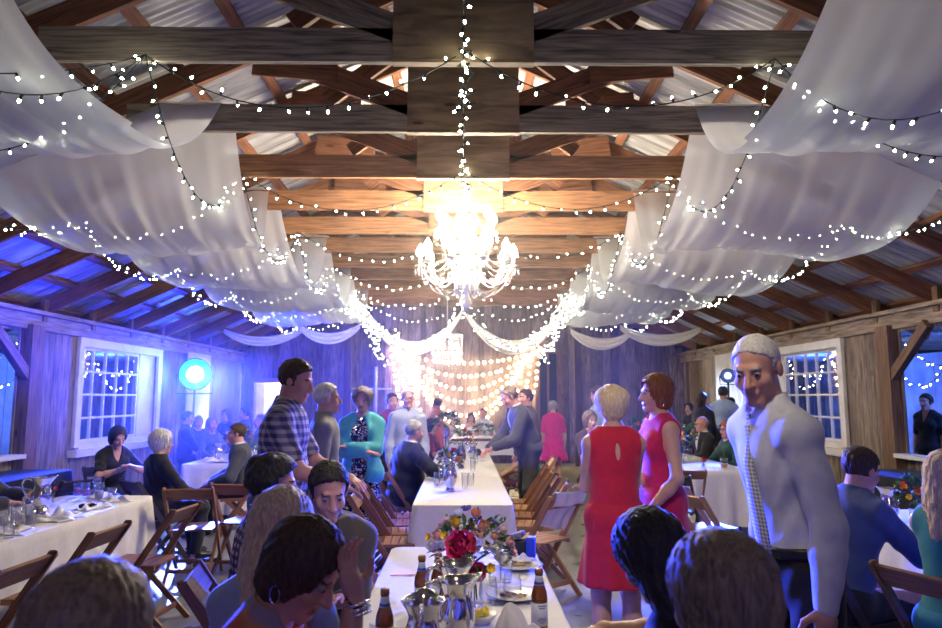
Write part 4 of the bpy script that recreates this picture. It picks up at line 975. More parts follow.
# ================================================================ people: smooth bodies grown from rounded bones
def v3(*a): return np.array(a, dtype=np.float32)
class Field:
    def __init__(s, xs, ys, zs):
        s.ax = (xs.astype(np.float32), ys.astype(np.float32), zs.astype(np.float32))
        s.F = np.full((len(xs), len(ys), len(zs)), .25, np.float32)
    def block(s, lo, hi, m):
        sl = []
        for a, l, h in zip(s.ax, lo, hi):
            i0 = max(int(np.searchsorted(a, l-m))-1, 0); i1 = min(int(np.searchsorted(a, h+m))+1, len(a))
            if i1 <= i0: return None
            sl.append(slice(i0, i1))
        return tuple(sl)
    def pts(s, sl):
        return s.ax[0][sl[0]][:, None, None], s.ax[1][sl[1]][None, :, None], s.ax[2][sl[2]][None, None, :]
def dist(p, X, Y, Z):
    k = p[0]
    if k == 'c':                                  # round cone a,b,ra,rb
        a, b, ra, rb_ = p[1:5]; d = b-a; L2 = float(d @ d)+1e-9
        px, py, pz = X-a[0], Y-a[1], Z-a[2]
        t = np.clip((px*d[0]+py*d[1]+pz*d[2])/L2, 0, 1)
        return np.sqrt((px-t*d[0])**2+(py-t*d[1])**2+(pz-t*d[2])**2)-(ra+(rb_-ra)*t)
    if k == 'e':                                  # ellipsoid centre, radii, rotation
        c, r, M = p[1:4]; px, py, pz = X-c[0], Y-c[1], Z-c[2]
        q = [px*M[0, i]+py*M[1, i]+pz*M[2, i] for i in range(3)]
        k0 = np.sqrt(sum((q[i]/r[i])**2 for i in range(3))); k1 = np.sqrt(sum((q[i]/r[i]**2)**2 for i in range(3)))+1e-9
        return k0*(k0-1)/k1
    if k == 's':                                  # flared skirt: z from z0 up to z1, radii at each end, folds
        z0, z1, c0, c1, r0, r1, nf, amp = p[1:9]
        u = np.clip((Z-z0)/(z1-z0), 0, 1); cx_ = c0[0]+(c1[0]-c0[0])*u; cy_ = c0[1]+(c1[1]-c0[1])*u
        rx = r0[0]+(r1[0]-r0[0])*u; ry = r0[1]+(r1[1]-r0[1])*u
        dx, dy = X-cx_, Y-cy_; th = np.arctan2(dy, dx); f = 1+amp*(1-u)*np.sin(nf*th+3*u)
        dd = (np.sqrt((dx/rx)**2+(dy/ry)**2)-f)*np.minimum(rx, ry)
        return np.maximum(dd, np.maximum(z0-Z, Z-z1))
def bounds(p):
    if p[0] == 'c':
        m = max(p[3], p[4]); return np.minimum(p[1], p[2])-m, np.maximum(p[1], p[2])+m
    if p[0] == 'e':
        m = float(max(p[2])); return p[1]-m, p[1]+m
    m = max(p[5]+p[6])+.05
    lo = v3(min(p[3][0], p[4][0])-m, min(p[3][1], p[4][1])-m, p[1]); hi = v3(max(p[3][0], p[4][0])+m, max(p[3][1], p[4][1])+m, p[2]); return lo, hi
def smin(a, b, k):
    h = np.clip(.5+.5*(b-a)/k, 0, 1); return b*(1-h)+a*h-k*h*(1-h)
def paint(fl, prims, k=.03, off=0.):
    for p in prims:
        kk = p[-1]['k'] if isinstance(p[-1], dict) and 'k' in p[-1] else k
        lo, hi = bounds(p); sl = fl.block(lo, hi, .07+off)
        if sl is None: continue
        X, Y, Z = fl.pts(sl); d = (dist(p, X, Y, Z)-off).astype(np.float32); fl.F[sl] = smin(fl.F[sl], d, kk)
def carve(fl, prims, k=.01):
    for p in prims:
        lo, hi = bounds(p); sl = fl.block(lo, hi, .04)
        if sl is None: continue
        X, Y, Z = fl.pts(sl); d = dist(p, X, Y, Z); fl.F[sl] = -smin(-fl.F[sl], d.astype(np.float32), k)
def surface(fl):
    F = fl.F; nx, ny, nz = F.shape; s = F < 0
    def cor(i, j, k, A): return A[i:nx-1+i, j:ny-1+j, k:nz-1+k]
    cnt = sum(cor(i, j, k, s).astype(np.int8) for i in (0, 1) for j in (0, 1) for k in (0, 1))
    act = (cnt > 0) & (cnt < 8); ids = np.argwhere(act)
    if len(ids) == 0: return np.zeros((0, 3)), []
    idx = np.full(act.shape, -1, np.int64); idx[act] = np.arange(len(ids))
    acc = np.zeros((len(ids), 3)); n = np.zeros(len(ids)); I = ids.T
    C = [(i, j, k) for i in (0, 1) for j in (0, 1) for k in (0, 1)]
    for a in C:
        for ax in range(3):
            if a[ax] == 1: continue
            b = list(a); b[ax] = 1
            fa = F[I[0]+a[0], I[1]+a[1], I[2]+a[2]]; fb = F[I[0]+b[0], I[1]+b[1], I[2]+b[2]]
            cr = (fa < 0) != (fb < 0); t = np.where(cr, fa/np.where(cr, fa-fb, 1), 0)
            p = np.tile(np.array(a, float), (len(ids), 1)); p[:, ax] += t
            acc[cr] += p[cr]; n[cr] += 1
    g = ids+acc/n[:, None]; V = np.empty_like(g)
    for ax in range(3): V[:, ax] = np.interp(g[:, ax], np.arange(len(fl.ax[ax])), fl.ax[ax])
    Q = []
    for ax in range(3):
        sa = [slice(None)]*3; sb = [slice(None)]*3; sa[ax] = slice(0, -1); sb[ax] = slice(1, None)
        A = s[tuple(sa)]; B = s[tuple(sb)]; e = np.argwhere(A != B)
        o1, o2 = [(1, 2), (2, 0), (0, 1)][ax]
        ok = (e[:, o1] > 0) & (e[:, o2] > 0) & (e[:, o1] < F.shape[o1]-1) & (e[:, o2] < F.shape[o2]-1); e = e[ok]
        d1 = np.zeros(3, int); d1[o1] = 1; d2 = np.zeros(3, int); d2[o2] = 1
        q = np.stack([idx[tuple((e-d1-d2).T)], idx[tuple((e-d2).T)], idx[tuple(e.T)], idx[tuple((e-d1).T)]], 1)
        flip = ~A[tuple(e.T)]
        q[flip] = q[flip][:, ::-1]; Q.append(q)
    return V, np.concatenate(Q)
def np_mesh(name, V, Q, mats, mi=None):
    me = bpy.data.meshes.new(name); me.vertices.add(len(V)); me.vertices.foreach_set('co', V.astype(np.float32).ravel())
    me.loops.add(Q.size); me.loops.foreach_set('vertex_index', Q.astype(np.int32).ravel())
    me.polygons.add(len(Q)); me.polygons.foreach_set('loop_start', np.arange(0, Q.size, 4, dtype=np.int32)); me.polygons.foreach_set('loop_total', np.full(len(Q), 4, np.int32))
    for m_ in mats: me.materials.append(m_)
    if mi is not None: me.polygons.foreach_set('material_index', mi.astype(np.int32))
    me.polygons.foreach_set('use_smooth', np.ones(len(Q), bool)); me.update(calc_edges=True); me.validate(); return me

# --- a hand, once per curl: five fingers of unequal length, thumb from the side of the palm
def hand_prims(curl, side):
    P = [('e', v3(0, .045, 0), v3(.042, .052, .0155), np.eye(3), {'k': .012}), ('c', v3(0, -.01, 0), v3(0, .03, 0), .027, .03, {'k': .015})]
    for x, ln, a0 in ((-.031, .060, -.10), (-.0105, .074, -.03), (.0105, .080, .03), (.031, .071, .10)):
        p = np.array([x, .082, .0]); ang = curl*.5; r = .0088
        for j, fr in enumerate((.45, .31, .24)):
            d = np.array([math.sin(a0)*math.cos(ang), math.cos(ang)*math.cos(a0), -math.sin(ang)]); q = p+d*ln*fr
            P.append(('c', p.astype(np.float32), q.astype(np.float32), r, r*.9, {'k': .005})); p = q; r *= .9; ang += curl*.75
    p = np.array([.034, .022, -.004]); d = np.array([.72, .62, -.25-.3*curl]); d /= np.linalg.norm(d)
    q = p+d*.042; P.append(('c', p.astype(np.float32), q.astype(np.float32), .0135, .0105, {'k': .01}))
    d2 = d*.7+np.array([-.1-.4*curl, .6, -.2*curl]); d2 /= np.linalg.norm(d2); P.append(('c', q.astype(np.float32), (q+d2*.034).astype(np.float32), .0105, .0085, {'k': .006}))
    if side < 0: P = [(p_[0],)+tuple((a*v3(-1, 1, 1) if isinstance(a, np.ndarray) and a.shape == (3,) and (i != 1 or p_[0] == 'c') else a) for i, a in enumerate(p_[1:])) for p_ in P]
    return P
HC = {}
def hand_mesh(curl, side, vox):
    key = (curl, side, vox)
    if key not in HC:
        a = np.arange(-.1, .1, vox); fl = Field(a, np.arange(-.05, .19, vox), np.arange(-.12, .05, vox)); paint(fl, hand_prims(curl, side), .006); HC[key] = surface(fl)
    return HC[key]

SKIN = {n: plain('skin_'+n, c, .5, noise=.10, nscale=14, spec=.4) for n, c in {'fair': (.58, .34, .25), 'pink': (.60, .31, .23), 'tan': (.46, .25, .16), 'dark': (.06, .03, .02)}.items()}
M_lip = plain('lips', (.42, .14, .12), .4); M_eyew = plain('eye_white', (.34, .31, .29), .3); M_iris = plain('iris', (.03, .025, .02), .15)
M_liner = plain('brow_hair', (.10, .06, .04), .7)
def hairmat(name, dark, light, rough=.62):
    m, nt = newmat(name); out = N(nt, 'ShaderNodeOutputMaterial'); b = N(nt, 'ShaderNodeBsdfPrincipled'); L(nt, b.outputs[0], out.inputs[0])
    tc = N(nt, 'ShaderNodeTexCoord'); mp = N(nt, 'ShaderNodeMapping'); mp.inputs['Scale'].default_value = (55, 55, 6); L(nt, tc.outputs['Object'], mp.inputs[0])
    nz = N(nt, 'ShaderNodeTexNoise'); nz.inputs['Scale'].default_value = 2.2; nz.inputs['Detail'].default_value = 6; nz.inputs['Distortion'].default_value = .6; L(nt, mp.outputs[0], nz.inputs['Vector'])
    r = ramp(nt, [(.3, dark), (.7, light)]); L(nt, nz.outputs['Fac'], r.inputs[0]); L(nt, r.outputs[0], b.inputs['Base Color']); b.inputs['Roughness'].default_value = rough
    bp = N(nt, 'ShaderNodeBump'); bp.inputs['Strength'].default_value = .5; bp.inputs['Distance'].default_value = .006; L(nt, nz.outputs['Fac'], bp.inputs['Height']); L(nt, bp.outputs[0], b.inputs['Normal'])
    return m
HAIR = {'black': hairmat('hair_black', (.006, .005, .005), (.03, .025, .022)), 'brown': hairmat('hair_brown', (.025, .012, .006), (.09, .045, .022)), 'blonde': hairmat('hair_blonde', (.46, .32, .17), (.90, .72, .46)),
        'red': hairmat('hair_red', (.11, .03, .008), (.30, .10, .03)), 'grey': hairmat('hair_grey', (.18, .17, .16), (.45, .43, .40)), 'white': hairmat('hair_white', (.42, .40, .37), (.75, .72, .68)), 'ash': hairmat('hair_ash', (.10, .07, .045), (.32, .24, .16))}
CL = {}
def cl(name, col, rough=.8, noise=.08, nscale=25, bump=.12, **kw): CL[name] = plain('cloth_'+name, col, rough, noise=noise, nscale=nscale, bump=bump, sheen=.15, **kw); return CL[name]
cl('white_shirt', (.66, .67, .70)); cl('pale_blue', (.34, .42, .58)); cl('black', (.008, .008, .011)); cl('navy', (.007, .009, .026)); cl('charcoal', (.055, .055, .058)); cl('red', (.56, .012, .045)); cl('magenta', (.52, .012, .085))
cl('coral', (.70, .13, .11)); cl('teal', (.02, .24, .27)); cl('turquoise', (.06, .42, .42)); cl('denim', (.055, .085, .19)); cl('fuchsia', (.62, .02, .16)); cl('grey', (.2, .2, .21)); cl('taupe', (.065, .05, .045)); cl('maroon', (.17, .015, .03)); cl('ivory', (.75, .72, .66)); cl('dark_green', (.012, .06, .06)); cl('brown', (.08, .045, .03)); cl('steel_blue', (.10, .15, .28)); cl('slate', (.05, .055, .07))
def patterned(name, kind, c0, c1, c2=None, scale=20.):
    m, nt = newmat('cloth_'+name); out = N(nt, 'ShaderNodeOutputMaterial'); b = N(nt, 'ShaderNodeBsdfPrincipled'); L(nt, b.outputs[0], out.inputs[0]); b.inputs['Roughness'].default_value = .8
    tc = N(nt, 'ShaderNodeTexCoord'); c2 = c2 or c1
    if kind == 'plaid':
        cols = []
        for ax, sc in (('X', scale), ('Z', scale)):
            wv = N(nt, 'ShaderNodeTexWave', wave_type='BANDS', bands_direction=ax); wv.inputs['Scale'].default_value = sc; wv.inputs['Distortion'].default_value = .3; L(nt, tc.outputs['Object'], wv.inputs['Vector'])
            r = ramp(nt, [(.35, (0, 0, 0)), (.5, (.5, .5, .5)), (.8, (1, 1, 1))]); L(nt, wv.outputs['Fac'], r.inputs[0]); cols.append(r)
        mx = N(nt, 'ShaderNodeMath', operation='ADD'); L(nt, cols[0].outputs[0], mx.inputs[0]); L(nt, cols[1].outputs[0], mx.inputs[1])
        hf = N(nt, 'ShaderNodeMath', operation='MULTIPLY'); hf.inputs[1].default_value = .5; L(nt, mx.outputs[0], hf.inputs[0])
        r = ramp(nt, [(.1, c0), (.5, c2), (.9, c1)]); L(nt, hf.outputs[0], r.inputs[0]); L(nt, r.outputs[0], b.inputs['Base Color'])
    elif kind == 'sequin':
        vo = N(nt, 'ShaderNodeTexVoronoi'); vo.inputs['Scale'].default_value = scale; L(nt, tc.outputs['Object'], vo.inputs['Vector'])
        sp = N(nt, 'ShaderNodeSeparateColor'); L(nt, vo.outputs['Color'], sp.inputs[0])
        r = ramp(nt, [(.62, c0), (.72, c1)]); L(nt, sp.outputs[0], r.inputs[0]); L(nt, r.outputs[0], b.inputs['Base Color'])
        nm = N(nt, 'ShaderNodeVectorMath', operation='SUBTRACT'); nm.inputs[1].default_value = (.5, .5, .5); L(nt, vo.outputs['Color'], nm.inputs[0])
        ns = N(nt, 'ShaderNodeVectorMath', operation='SCALE'); ns.inputs['Scale'].default_value = 1.1; L(nt, nm.outputs[0], ns.inputs[0])
        ge = N(nt, 'ShaderNodeNewGeometry'); ad = N(nt, 'ShaderNodeVectorMath', operation='ADD'); L(nt, ge.outputs['Normal'], ad.inputs[0]); L(nt, ns.outputs[0], ad.inputs[1])
        no = N(nt, 'ShaderNodeVectorMath', operation='NORMALIZE'); L(nt, ad.outputs[0], no.inputs[0]); L(nt, no.outputs[0], b.inputs['Normal'])
        b.inputs['Metallic'].default_value = .7; b.inputs['Roughness'].default_value = .25
    else:
        nz = N(nt, 'ShaderNodeTexNoise' if kind == 'mottle' else 'ShaderNodeTexVoronoi'); nz.inputs['Scale'].default_value = scale; L(nt, tc.outputs['Object'], nz.inputs['Vector'])
        r = ramp(nt, [(.38, c0), (.5, c2), (.62, c1)] if kind == 'mottle' else [(.25, c1), (.4, c0), (.6, c2)]); L(nt, nz.outputs[0], r.inputs[0]); L(nt, r.outputs[0], b.inputs['Base Color'])
    CL[name] = m; return m
patterned('plaid', 'plaid', (.05, .05, .13), (.52, .46, .46), (.22, .19, .27), 6.5); patterned('dark_plaid', 'plaid', (.02, .02, .05), (.45, .40, .40), (.12, .03, .06), 9.)
patterned('sequin', 'sequin', (.008, .009, .018), (.8, .8, .85), None, 75.); patterned('coral_print', 'mottle', (.55, .10, .06), (.32, .25, .32), (.66, .24, .12), 9.); patterned('zigzag', 'mottle', (.5, .08, .07), (.6, .55, .5), (.1, .1, .2), 16.)
patterned('check_tie', 'plaid', (.20, .21, .24), (.7, .7, .7), (.5, .5, .52), 22.); patterned('fine_check', 'plaid', (.22, .27, .38), (.36, .40, .48), None, 18.)

def mrot(R3): return np.array(R3, dtype=np.float32)
PN = [0]
def person(label, face, head_px, t, pose='stand', sex='m', skin='fair', hair=('short', 'brown'), top=('shirt', 'white_shirt'), bottom=('trousers', 'black'), top_z=None,
           lean=0., side=0., yaw=0., pitch=0., roll=0., arms=None, build=1., vox=.014, seat=.46, eyes=False, extra=(), stride=0., curl=(.35, .35), group='wedding guests', name='person', chairkind=None, chairlabel=None, lift=0., head_at=None, legs=True, H0=None):
    """one guest; head_px/t put the crown of the head, face is the compass way the body looks (0 = +X, 90 = away from the camera)"""
    ht = at_t(head_px[0], head_px[1], t) if head_at is None else Vector(head_at)
    zt = ht.z if top_z is None else top_z
    fem = sex == 'f'
    s = ((H0 or zt)/1.75) if pose == 'stand' else 1.0*(.97 if fem else 1.02)
    L_ = {}
    hipz = .93*s if pose == 'stand' else seat+.095
    hip = Vector((0, 0, hipz))
    tl = .50*s
    TM = Matrix.Rotation(R(-lean), 3, 'X') @ Matrix.Rotation(R(side), 3, 'Y')
    up = TM @ Vector((0, 0, 1)); fw = TM @ Vector((0, 1, 0)); rt = TM @ Vector((1, 0, 0))
    shw = (.138 if fem else .160)*s*(.5+.5*build)
    HM = TM @ Matrix.Rotation(R(lean*.6), 3, 'X') @ Matrix.Rotation(R(-yaw), 3, 'Z') @ Matrix.Rotation(R(-pitch), 3, 'X') @ Matrix.Rotation(R(roll), 3, 'Y')
    hs = (.96 if fem else 1.0)*(min(s, 1.04) if pose == 'stand' else 1)
    nd = (up*.8+HM @ Vector((0, 0, .35))).normalized()
    for _ in range(5):                               # stretch the torso a little so that the crown meets the height seen
        nb = hip+up*tl; hc = nb+nd*.115*hs+HM @ Vector((0, .03*hs, .045*hs)); crown = hc+HM @ Vector((0, -.012, .128*hs))
        tl = max(.40, min(.64, tl+(zt-lift-crown.z)/max(.5, math.cos(R(lean)))))
    nb = hip+up*tl; hc = nb+nd*.115*hs+HM @ Vector((0, .03*hs, .045*hs)); crown = hc+HM @ Vector((0, -.012, .128*hs))
    shc = nb-up*.078*s
    sh = {-1: shc-rt*shw, 1: shc+rt*shw}
    base_rz = R(face-90)
    RZ = Matrix.Rotation(base_rz, 3, 'Z'); cw = RZ @ Vector((crown.x, crown.y, 0))
    loc = Vector((ht.x-cw.x, ht.y-cw.y, lift))
    P = {'torso': [], 'arm': [], 'fore': [], 'leg': [], 'neck': [], 'head': [], 'shoulder': []}
    A = lambda v: np.array(v, dtype=np.float32)
    tm = mrot(TM); hm = mrot(HM)
    b = build*s
    ch = hip+up*tl*.70; be = hip+up*tl*.30+fw*(.02*(build-1)*5)
    P['torso'] += [('e', A(ch+fw*.005), v3((.140 if fem else .165)*b, (.098 if fem else .112)*b, .195*s), tm), ('e', A(be), v3((.125 if fem else .150)*b, (.098 if fem else .115)*b*(1 if build <= 1.05 else 1.15), .16*s), tm), ('e', A(hip+up*.01), v3((.172 if fem else .165)*b, (.128 if fem else .12)*b, .125*s), tm)]
    if fem:
        for sd in (-1, 1): P['torso'].append(('e', A(ch+rt*sd*.072*b+fw*.075*b-up*.005), v3(.066*b, .058*b, .064*b), tm))
    P['shoulder'] += [('c', A(sh[-1]+rt*.012), A(sh[1]-rt*.012), .056*s, .056*s)]
    for sd in (-1, 1):
        P['shoulder'].append(('c', A(nb+up*.022*s+rt*sd*.014), A(sh[sd]+up*.004), .044*s, .048*s))
    P['neck'] += [('c', A(nb-up*.02), A(hc+HM @ Vector((0, -.025*hs, -.05*hs))), (.052 if fem else .06)*s, (.047 if fem else .056)*s)]
    # head
    def H(x, y, z): return A(hc+HM @ Vector((x*hs, y*hs, z*hs)))
    hr = lambda *r: v3(*[x*hs for x in r])
    P['head'] += [('e', H(0, -.014, .034), hr(.074, .094, .086), hm), ('e', H(0, .022, -.038), hr(.058, .068, .078), hm, {'k': .03}), ('c', H(-.012, .066, -.098), H(.012, .066, -.098), .021*hs, .021*hs, {'k': .02})]
    if vox < .02:
        P['head'] += [('c', H(0, .088, .008), H(0, .109, -.034), .0085*hs, .0135*hs, {'k': .010}), ('c', H(-.011, .097, -.036), H(.011, .097, -.036), .009*hs, .009*hs, {'k': .006}), ('c', H(-.032, .078, .024), H(.032, .078, .024), .012*hs, .012*hs, {'k': .012}),
                      ('e', H(-.04, .058, -.028), hr(.022, .022, .022), hm, {'k': .02}), ('e', H(.04, .058, -.028), hr(.022, .022, .022), hm, {'k': .02}), ('c', H(-.02, .084, -.061), H(.02, .084, -.061), .0075*hs, .0075*hs, {'k': .005}), ('c', H(-.016, .083, -.072), H(.016, .083, -.072), .008*hs, .008*hs, {'k': .005})]
    else: P['head'] += [('c', H(0, .088, .0), H(0, .108, -.034), .01*hs, .016*hs, {'k': .01})]
    ears = [('e', H(sd*.076, -.012, -.004), hr(.011, .02, .031), hm, {'k': .008}) for sd in (-1, 1)]
    P['head'] += ears
    # arms
    arms = arms or {}
    ua, fa = .292*s, .255*s; hands = []
    for sd in (-1, 1):
        S = sh[sd]-up*.006
        spec = arms.get(sd)
        if spec is None:
            if pose == 'sit': spec = ((sd*.16, .36, seat+.17), (sd*.9, -.35, -.5))
            else: spec = ((sd*(shw+.07), .05, hipz-.13*s), (sd*.6, -.8, -.2))
        tg, hint = (RZ.inverted() @ (Vector(spec[0][1:])-loc) if spec[0][0] == 'w' else Vector(spec[0])), Vector(spec[1]).normalized()
        d = tg-S; ln = d.length
        if ln > (ua+fa)*.985: d = d*((ua+fa)*.985/ln); tg = S+d; ln = d.length
        dn = d.normalized(); a_ = (ua*ua-fa*fa+ln*ln)/(2*ln); h_ = math.sqrt(max(ua*ua-a_*a_, 0)); hp = hint-dn*hint.dot(dn)
        hp = hp.normalized() if hp.length > 1e-5 else Vector((0, 0, -1))
        E = S+dn*a_+hp*h_; fk = (.9 if fem else 1.)*s*(.6+.4*build)
        P['arm'] += [('c', A(S), A(E), .054*fk, .041*fk)]; P['fore'] += [('c', A(E), A(E.lerp(tg, .35)), .041*fk, .042*fk), ('c', A(E.lerp(tg, .35)), A(tg), .042*fk, .027*fk)]
        hd = Vector(spec[2]).normalized() if len(spec) > 2 and spec[2] else (tg-E).normalized()
        palm = Vector(spec[3]) if len(spec) > 3 else (Vector((0, 0, 1)) if pose == 'sit' or hd.z > -.6 else rt*sd)
        hands.append((sd, tg, hd, palm))
    # legs
    feet = []
    for sd in (-1, 1):
        j = hip+Vector((sd*.088*s, 0, -.02*s))
        if pose == 'stand':
            st = stride*sd; kn = Vector((sd*.092*s, .03*s+st*.55, .50*s)); an = Vector((sd*.095*s, -.02*s+st*1., .085*s+max(0, -st)*.15))
            if stride and st < 0: kn.y += .06
        else: kn = Vector((sd*.12*s, .43*s, seat+.055)); an = Vector((sd*.12*s, .44*s+(-.06 if sd > 0 else .03), .085))
        lf = (.5+.5*build)*s
        P['leg'] += [('c', A(j), A(kn), .083*lf, .056*lf), ('c', A(kn), A(kn.lerp(an, .35)), .055*lf, .053*lf), ('c', A(kn.lerp(an, .35)), A(an), .053*lf, .034*lf)]
        toe = an+Vector((sd*.025, .15*s, -.055*s)); P['leg'] += [('c', A(an+Vector((0, -.035, -.045*s))), A(toe), .034*s, .026*s)]; feet.append((sd, an, toe))
    root = empty(name, loc, base_rz, label, 'person', group)
    root['pose'] = pose
    allp = [p for k_ in P for p in P[k_]]
    los, his = zip(*[bounds(p) for p in allp]); lo = np.min(los, 0)-.03; hi = np.max(his, 0)+.03
    def axis(l, h, c, rad):                          # finer steps around the head
        pts = [l]; 
        while pts[-1] < h:
            x = pts[-1]; pts.append(x+(vox*.62 if abs(x-c) < rad else vox))
        return np.array(pts)
    def field(l=lo, h=hi): return Field(axis(l[0], h[0], hc.x, .11), axis(l[1], h[1], hc.y, .15), axis(l[2], h[2], hc.z, .16))
    fl = field(); paint(fl, P['torso'], .05); paint(fl, P['shoulder'], .035); paint(fl, P['arm']+P['fore'], .022); paint(fl, P['leg'], .025); paint(fl, P['neck'], .025); paint(fl, P['head'], .016)
    if vox < .02:
        carve(fl, [('e', H(sd*.031, .098, .004), hr(.016, .013, .0085), hm) for sd in (-1, 1)], .008)
    V, Q = surface(fl)
    if not legs: pass
    # hands join the same mesh
    hv = .0045 if vox < .011 else (.0065 if vox < .02 else .010)
    Vs, Qs = [V], [Q]; nv = len(V)
    for (sd, tg, hd, palm), cu in zip(hands, curl):
        z = palm-hd*palm.dot(hd); z = z.normalized() if z.length > 1e-4 else Vector((0, 0, 1)); x = hd.cross(z).normalized(); M = np.array([x, hd, z]).T
        hV, hQ = hand_mesh(cu, -sd, hv); Vs.append((hV*s*(.92 if fem else 1.)) @ M.T+np.array(tg)); Qs.append(hQ+nv); nv += len(hV)
    V = np.concatenate(Vs); Q = np.concatenate(Qs)
    mi = np.zeros(len(Q), int); fc = V[Q].mean(1); loc_h = (fc-np.array(hc)) @ np.array(HM)/hs
    lipm = (np.abs(loc_h[:, 0]) < .026) & (np.abs(loc_h[:, 2]+.066) < .0125) & (loc_h[:, 1] > .075); mi[lipm] = 1
    bz = .026-.25*np.maximum(0, np.abs(loc_h[:, 0])-.034); brow = (np.abs(np.abs(loc_h[:, 0])-.032) < .019) & (np.abs(loc_h[:, 2]-bz) < .0034) & (loc_h[:, 1] > .06); mi[brow] = 2
    hk, hcname = hair
    browm = HAIR[hcname if hcname else 'grey']
    mesh_obj('body', np_mesh('body', V, Q, [SKIN[skin], M_lip if fem else SKIN[skin], browm], mi), root)
    # ---- hair
    if hk != 'none':
        f2 = field(np.array(hc, np.float32)-.30 if hk == 'long' else np.array(hc, np.float32)-.2, np.array(hc, np.float32)+.2)
        th = {'short': .011, 'crop': .0035, 'bald': .0035, 'bob': .022, 'long': .020, 'curly': .03, 'up': .018, 'wave': .026}[hk]
        paint(f2, [('e', H(0, -.016, .036), hr(.076, .096, .087), hm)], .02, th*hs)
        if hk == 'bob': paint(f2, [('e', H(0, -.03, -.02), hr(.088, .088, .095), hm), ('e', H(0, -.045, -.06), hr(.074, .056, .062), hm)], .03)
        if hk == 'wave': paint(f2, [('e', H(0, -.035, .0), hr(.086, .086, .082), hm), ('e', H(0, -.055, -.045), hr(.062, .046, .05), hm)], .03)
        if hk == 'wave': paint(f2, [('e', H(sd*.06, -.01, .06), hr(.05, .07, .05), hm) for sd in (-1, 1)], .03)
        if hk == 'curly': paint(f2, [('e', H(.07*math.cos(i*2.4)*math.sin(1+i*.2), -.03+.09*math.sin(i*2.4)*.9, .06+.055*math.cos(i*.7)), hr(.034, .034, .032), hm) for i in range(14)]+[('e', H(.085*math.cos(i*1.9), -.02+.1*math.sin(i*1.9), .02+.02*math.sin(i*3)), hr(.03, .03, .03), hm) for i in range(10)], .008)
        if hk == 'up': paint(f2, [('e', H(0, -.105, .06), hr(.05, .045, .045), hm)], .02)
        if hk == 'long':
            paint(f2, [('e', H(0, -.035, -.03), hr(.094, .082, .105), hm), ('c', H(-.055, -.05, -.08), H(-.085, -.05, -.25), .048*hs, .04*hs), ('c', H(.055, -.05, -.08), H(.085, -.05, -.25), .048*hs, .04*hs), ('c', H(0, -.075, -.08), H(0, -.09, -.27), .065*hs, .055*hs)], .035)
        # hairline: nothing below the line forehead-nape for short cuts, nothing over the face for the others
        X, Y, Z = f2.ax[0][:, None, None]-hc.x, f2.ax[1][None, :, None]-hc.y, f2.ax[2][None, None, :]-hc.z
        q_ = [(X*HM[0][i]+Y*HM[1][i]+Z*HM[2][i])/hs for i in range(3)]
        rnd = np.random.RandomState(len(label)); ang = np.arctan2(q_[0], -q_[1]+.02); rr = 4*np.sin(q_[2]*23+3*np.sin(ang*2))
        wav = .0028*np.sin(ang*31+rr)+.0022*np.sin(ang*53-1.7*rr+q_[2]*60)+.0010*np.sin(q_[0]*75+q_[1]*90+rr)
        if hk in ('short', 'crop', 'curly', 'wave'): wav = wav+.0018*np.sin(q_[2]*95+ang*9)*np.sin(q_[1]*80+ang*5)
        f2.F = f2.F+wav.astype(np.float32)*(1.0 if hk in ('long', 'bob', 'wave') else .3 if hk == 'crop' else .8)*hs
        if hk in ('short', 'crop', 'curly', 'up'):
            nx_ = np.array([0, -.66, .75]); cut = -((q_[1]-.070)*nx_[1]+(q_[2]-.082)*nx_[2])*hs
            side_ = np.minimum(np.abs(q_[0])-.0, 1)  # sideburn room in front of the ear
            cut2 = np.maximum(-(q_[2]+.035)*hs, (q_[1]-.018)*hs)
            f2.F = np.maximum(f2.F, (np.minimum(cut, cut2)+(.0035*np.sin(ang*38+rr)+.0025*np.sin(ang*71))*hs).astype(np.float32))
        elif hk == 'bald':
            f2.F = np.maximum(f2.F, np.maximum(np.maximum((q_[2]-.03)*hs, (q_[1]+.012)*hs), -(q_[2]+.075)*hs).astype(np.float32))
        else:
            face_ = np.maximum(np.maximum(np.abs(q_[0])-(.064 if hk == 'wave' else .058), -(q_[1]-.025)), q_[2]-(.080-.9*np.maximum(0, np.abs(q_[0])-.02)))*hs
            f2.F = np.maximum(f2.F, -face_.astype(np.float32))
            if hk in ('bob', 'wave'): f2.F = np.maximum(f2.F, (-(q_[2]+(.112 if hk == 'bob' else .12)+.35*(q_[1]+.05))*hs).astype(np.float32))
        hV, hQ = surface(f2)
        if len(hQ): mesh_obj('hair', np_mesh('hair', hV, hQ, [HAIR[hcname]]), root)
    if eyes:
        for sd in (-1, 1):
            q = MB(); M3 = HM; c = Vector(H(sd*.031, .0775, .003)); r_ = .0115*hs
            q.ellip(c, (r_, r_, r_), 12, 8, M3, 0); q.ellip(c+HM @ Vector((0, r_*.62, -.001)), (r_*.62, r_*.46, r_*.62), 10, 6, M3, 1); q.build('eye', [M_eyew, M_iris], root, smooth=True)
    # ---- clothes
    def cloth(nm, mat, parts, off, planes=(), carves=(), ks=(.05, .035, .022, .025), extra_p=(), ek=.03, wr=.0):
        f = field()
        arms_ = [(p_ if 'fore' in parts else ('c', p_[1], p_[1]+(p_[2]-p_[1])*.72, p_[3], p_[4])) for p_ in (P['arm'] if 'arm' in parts else [])]
        arms_ += [(p_ if i % 2 == 0 else ('c', p_[1], p_[1]+(p_[2]-p_[1])*.95, p_[3], p_[4]*.92)) for i, p_ in enumerate(P['fore'])] if 'fore' in parts else []
        for k_, kk in zip(('torso', 'shoulder', 'leg'), (ks[0], ks[1], ks[3])):
            if k_ in parts: paint(f, P[k_], kk, off)
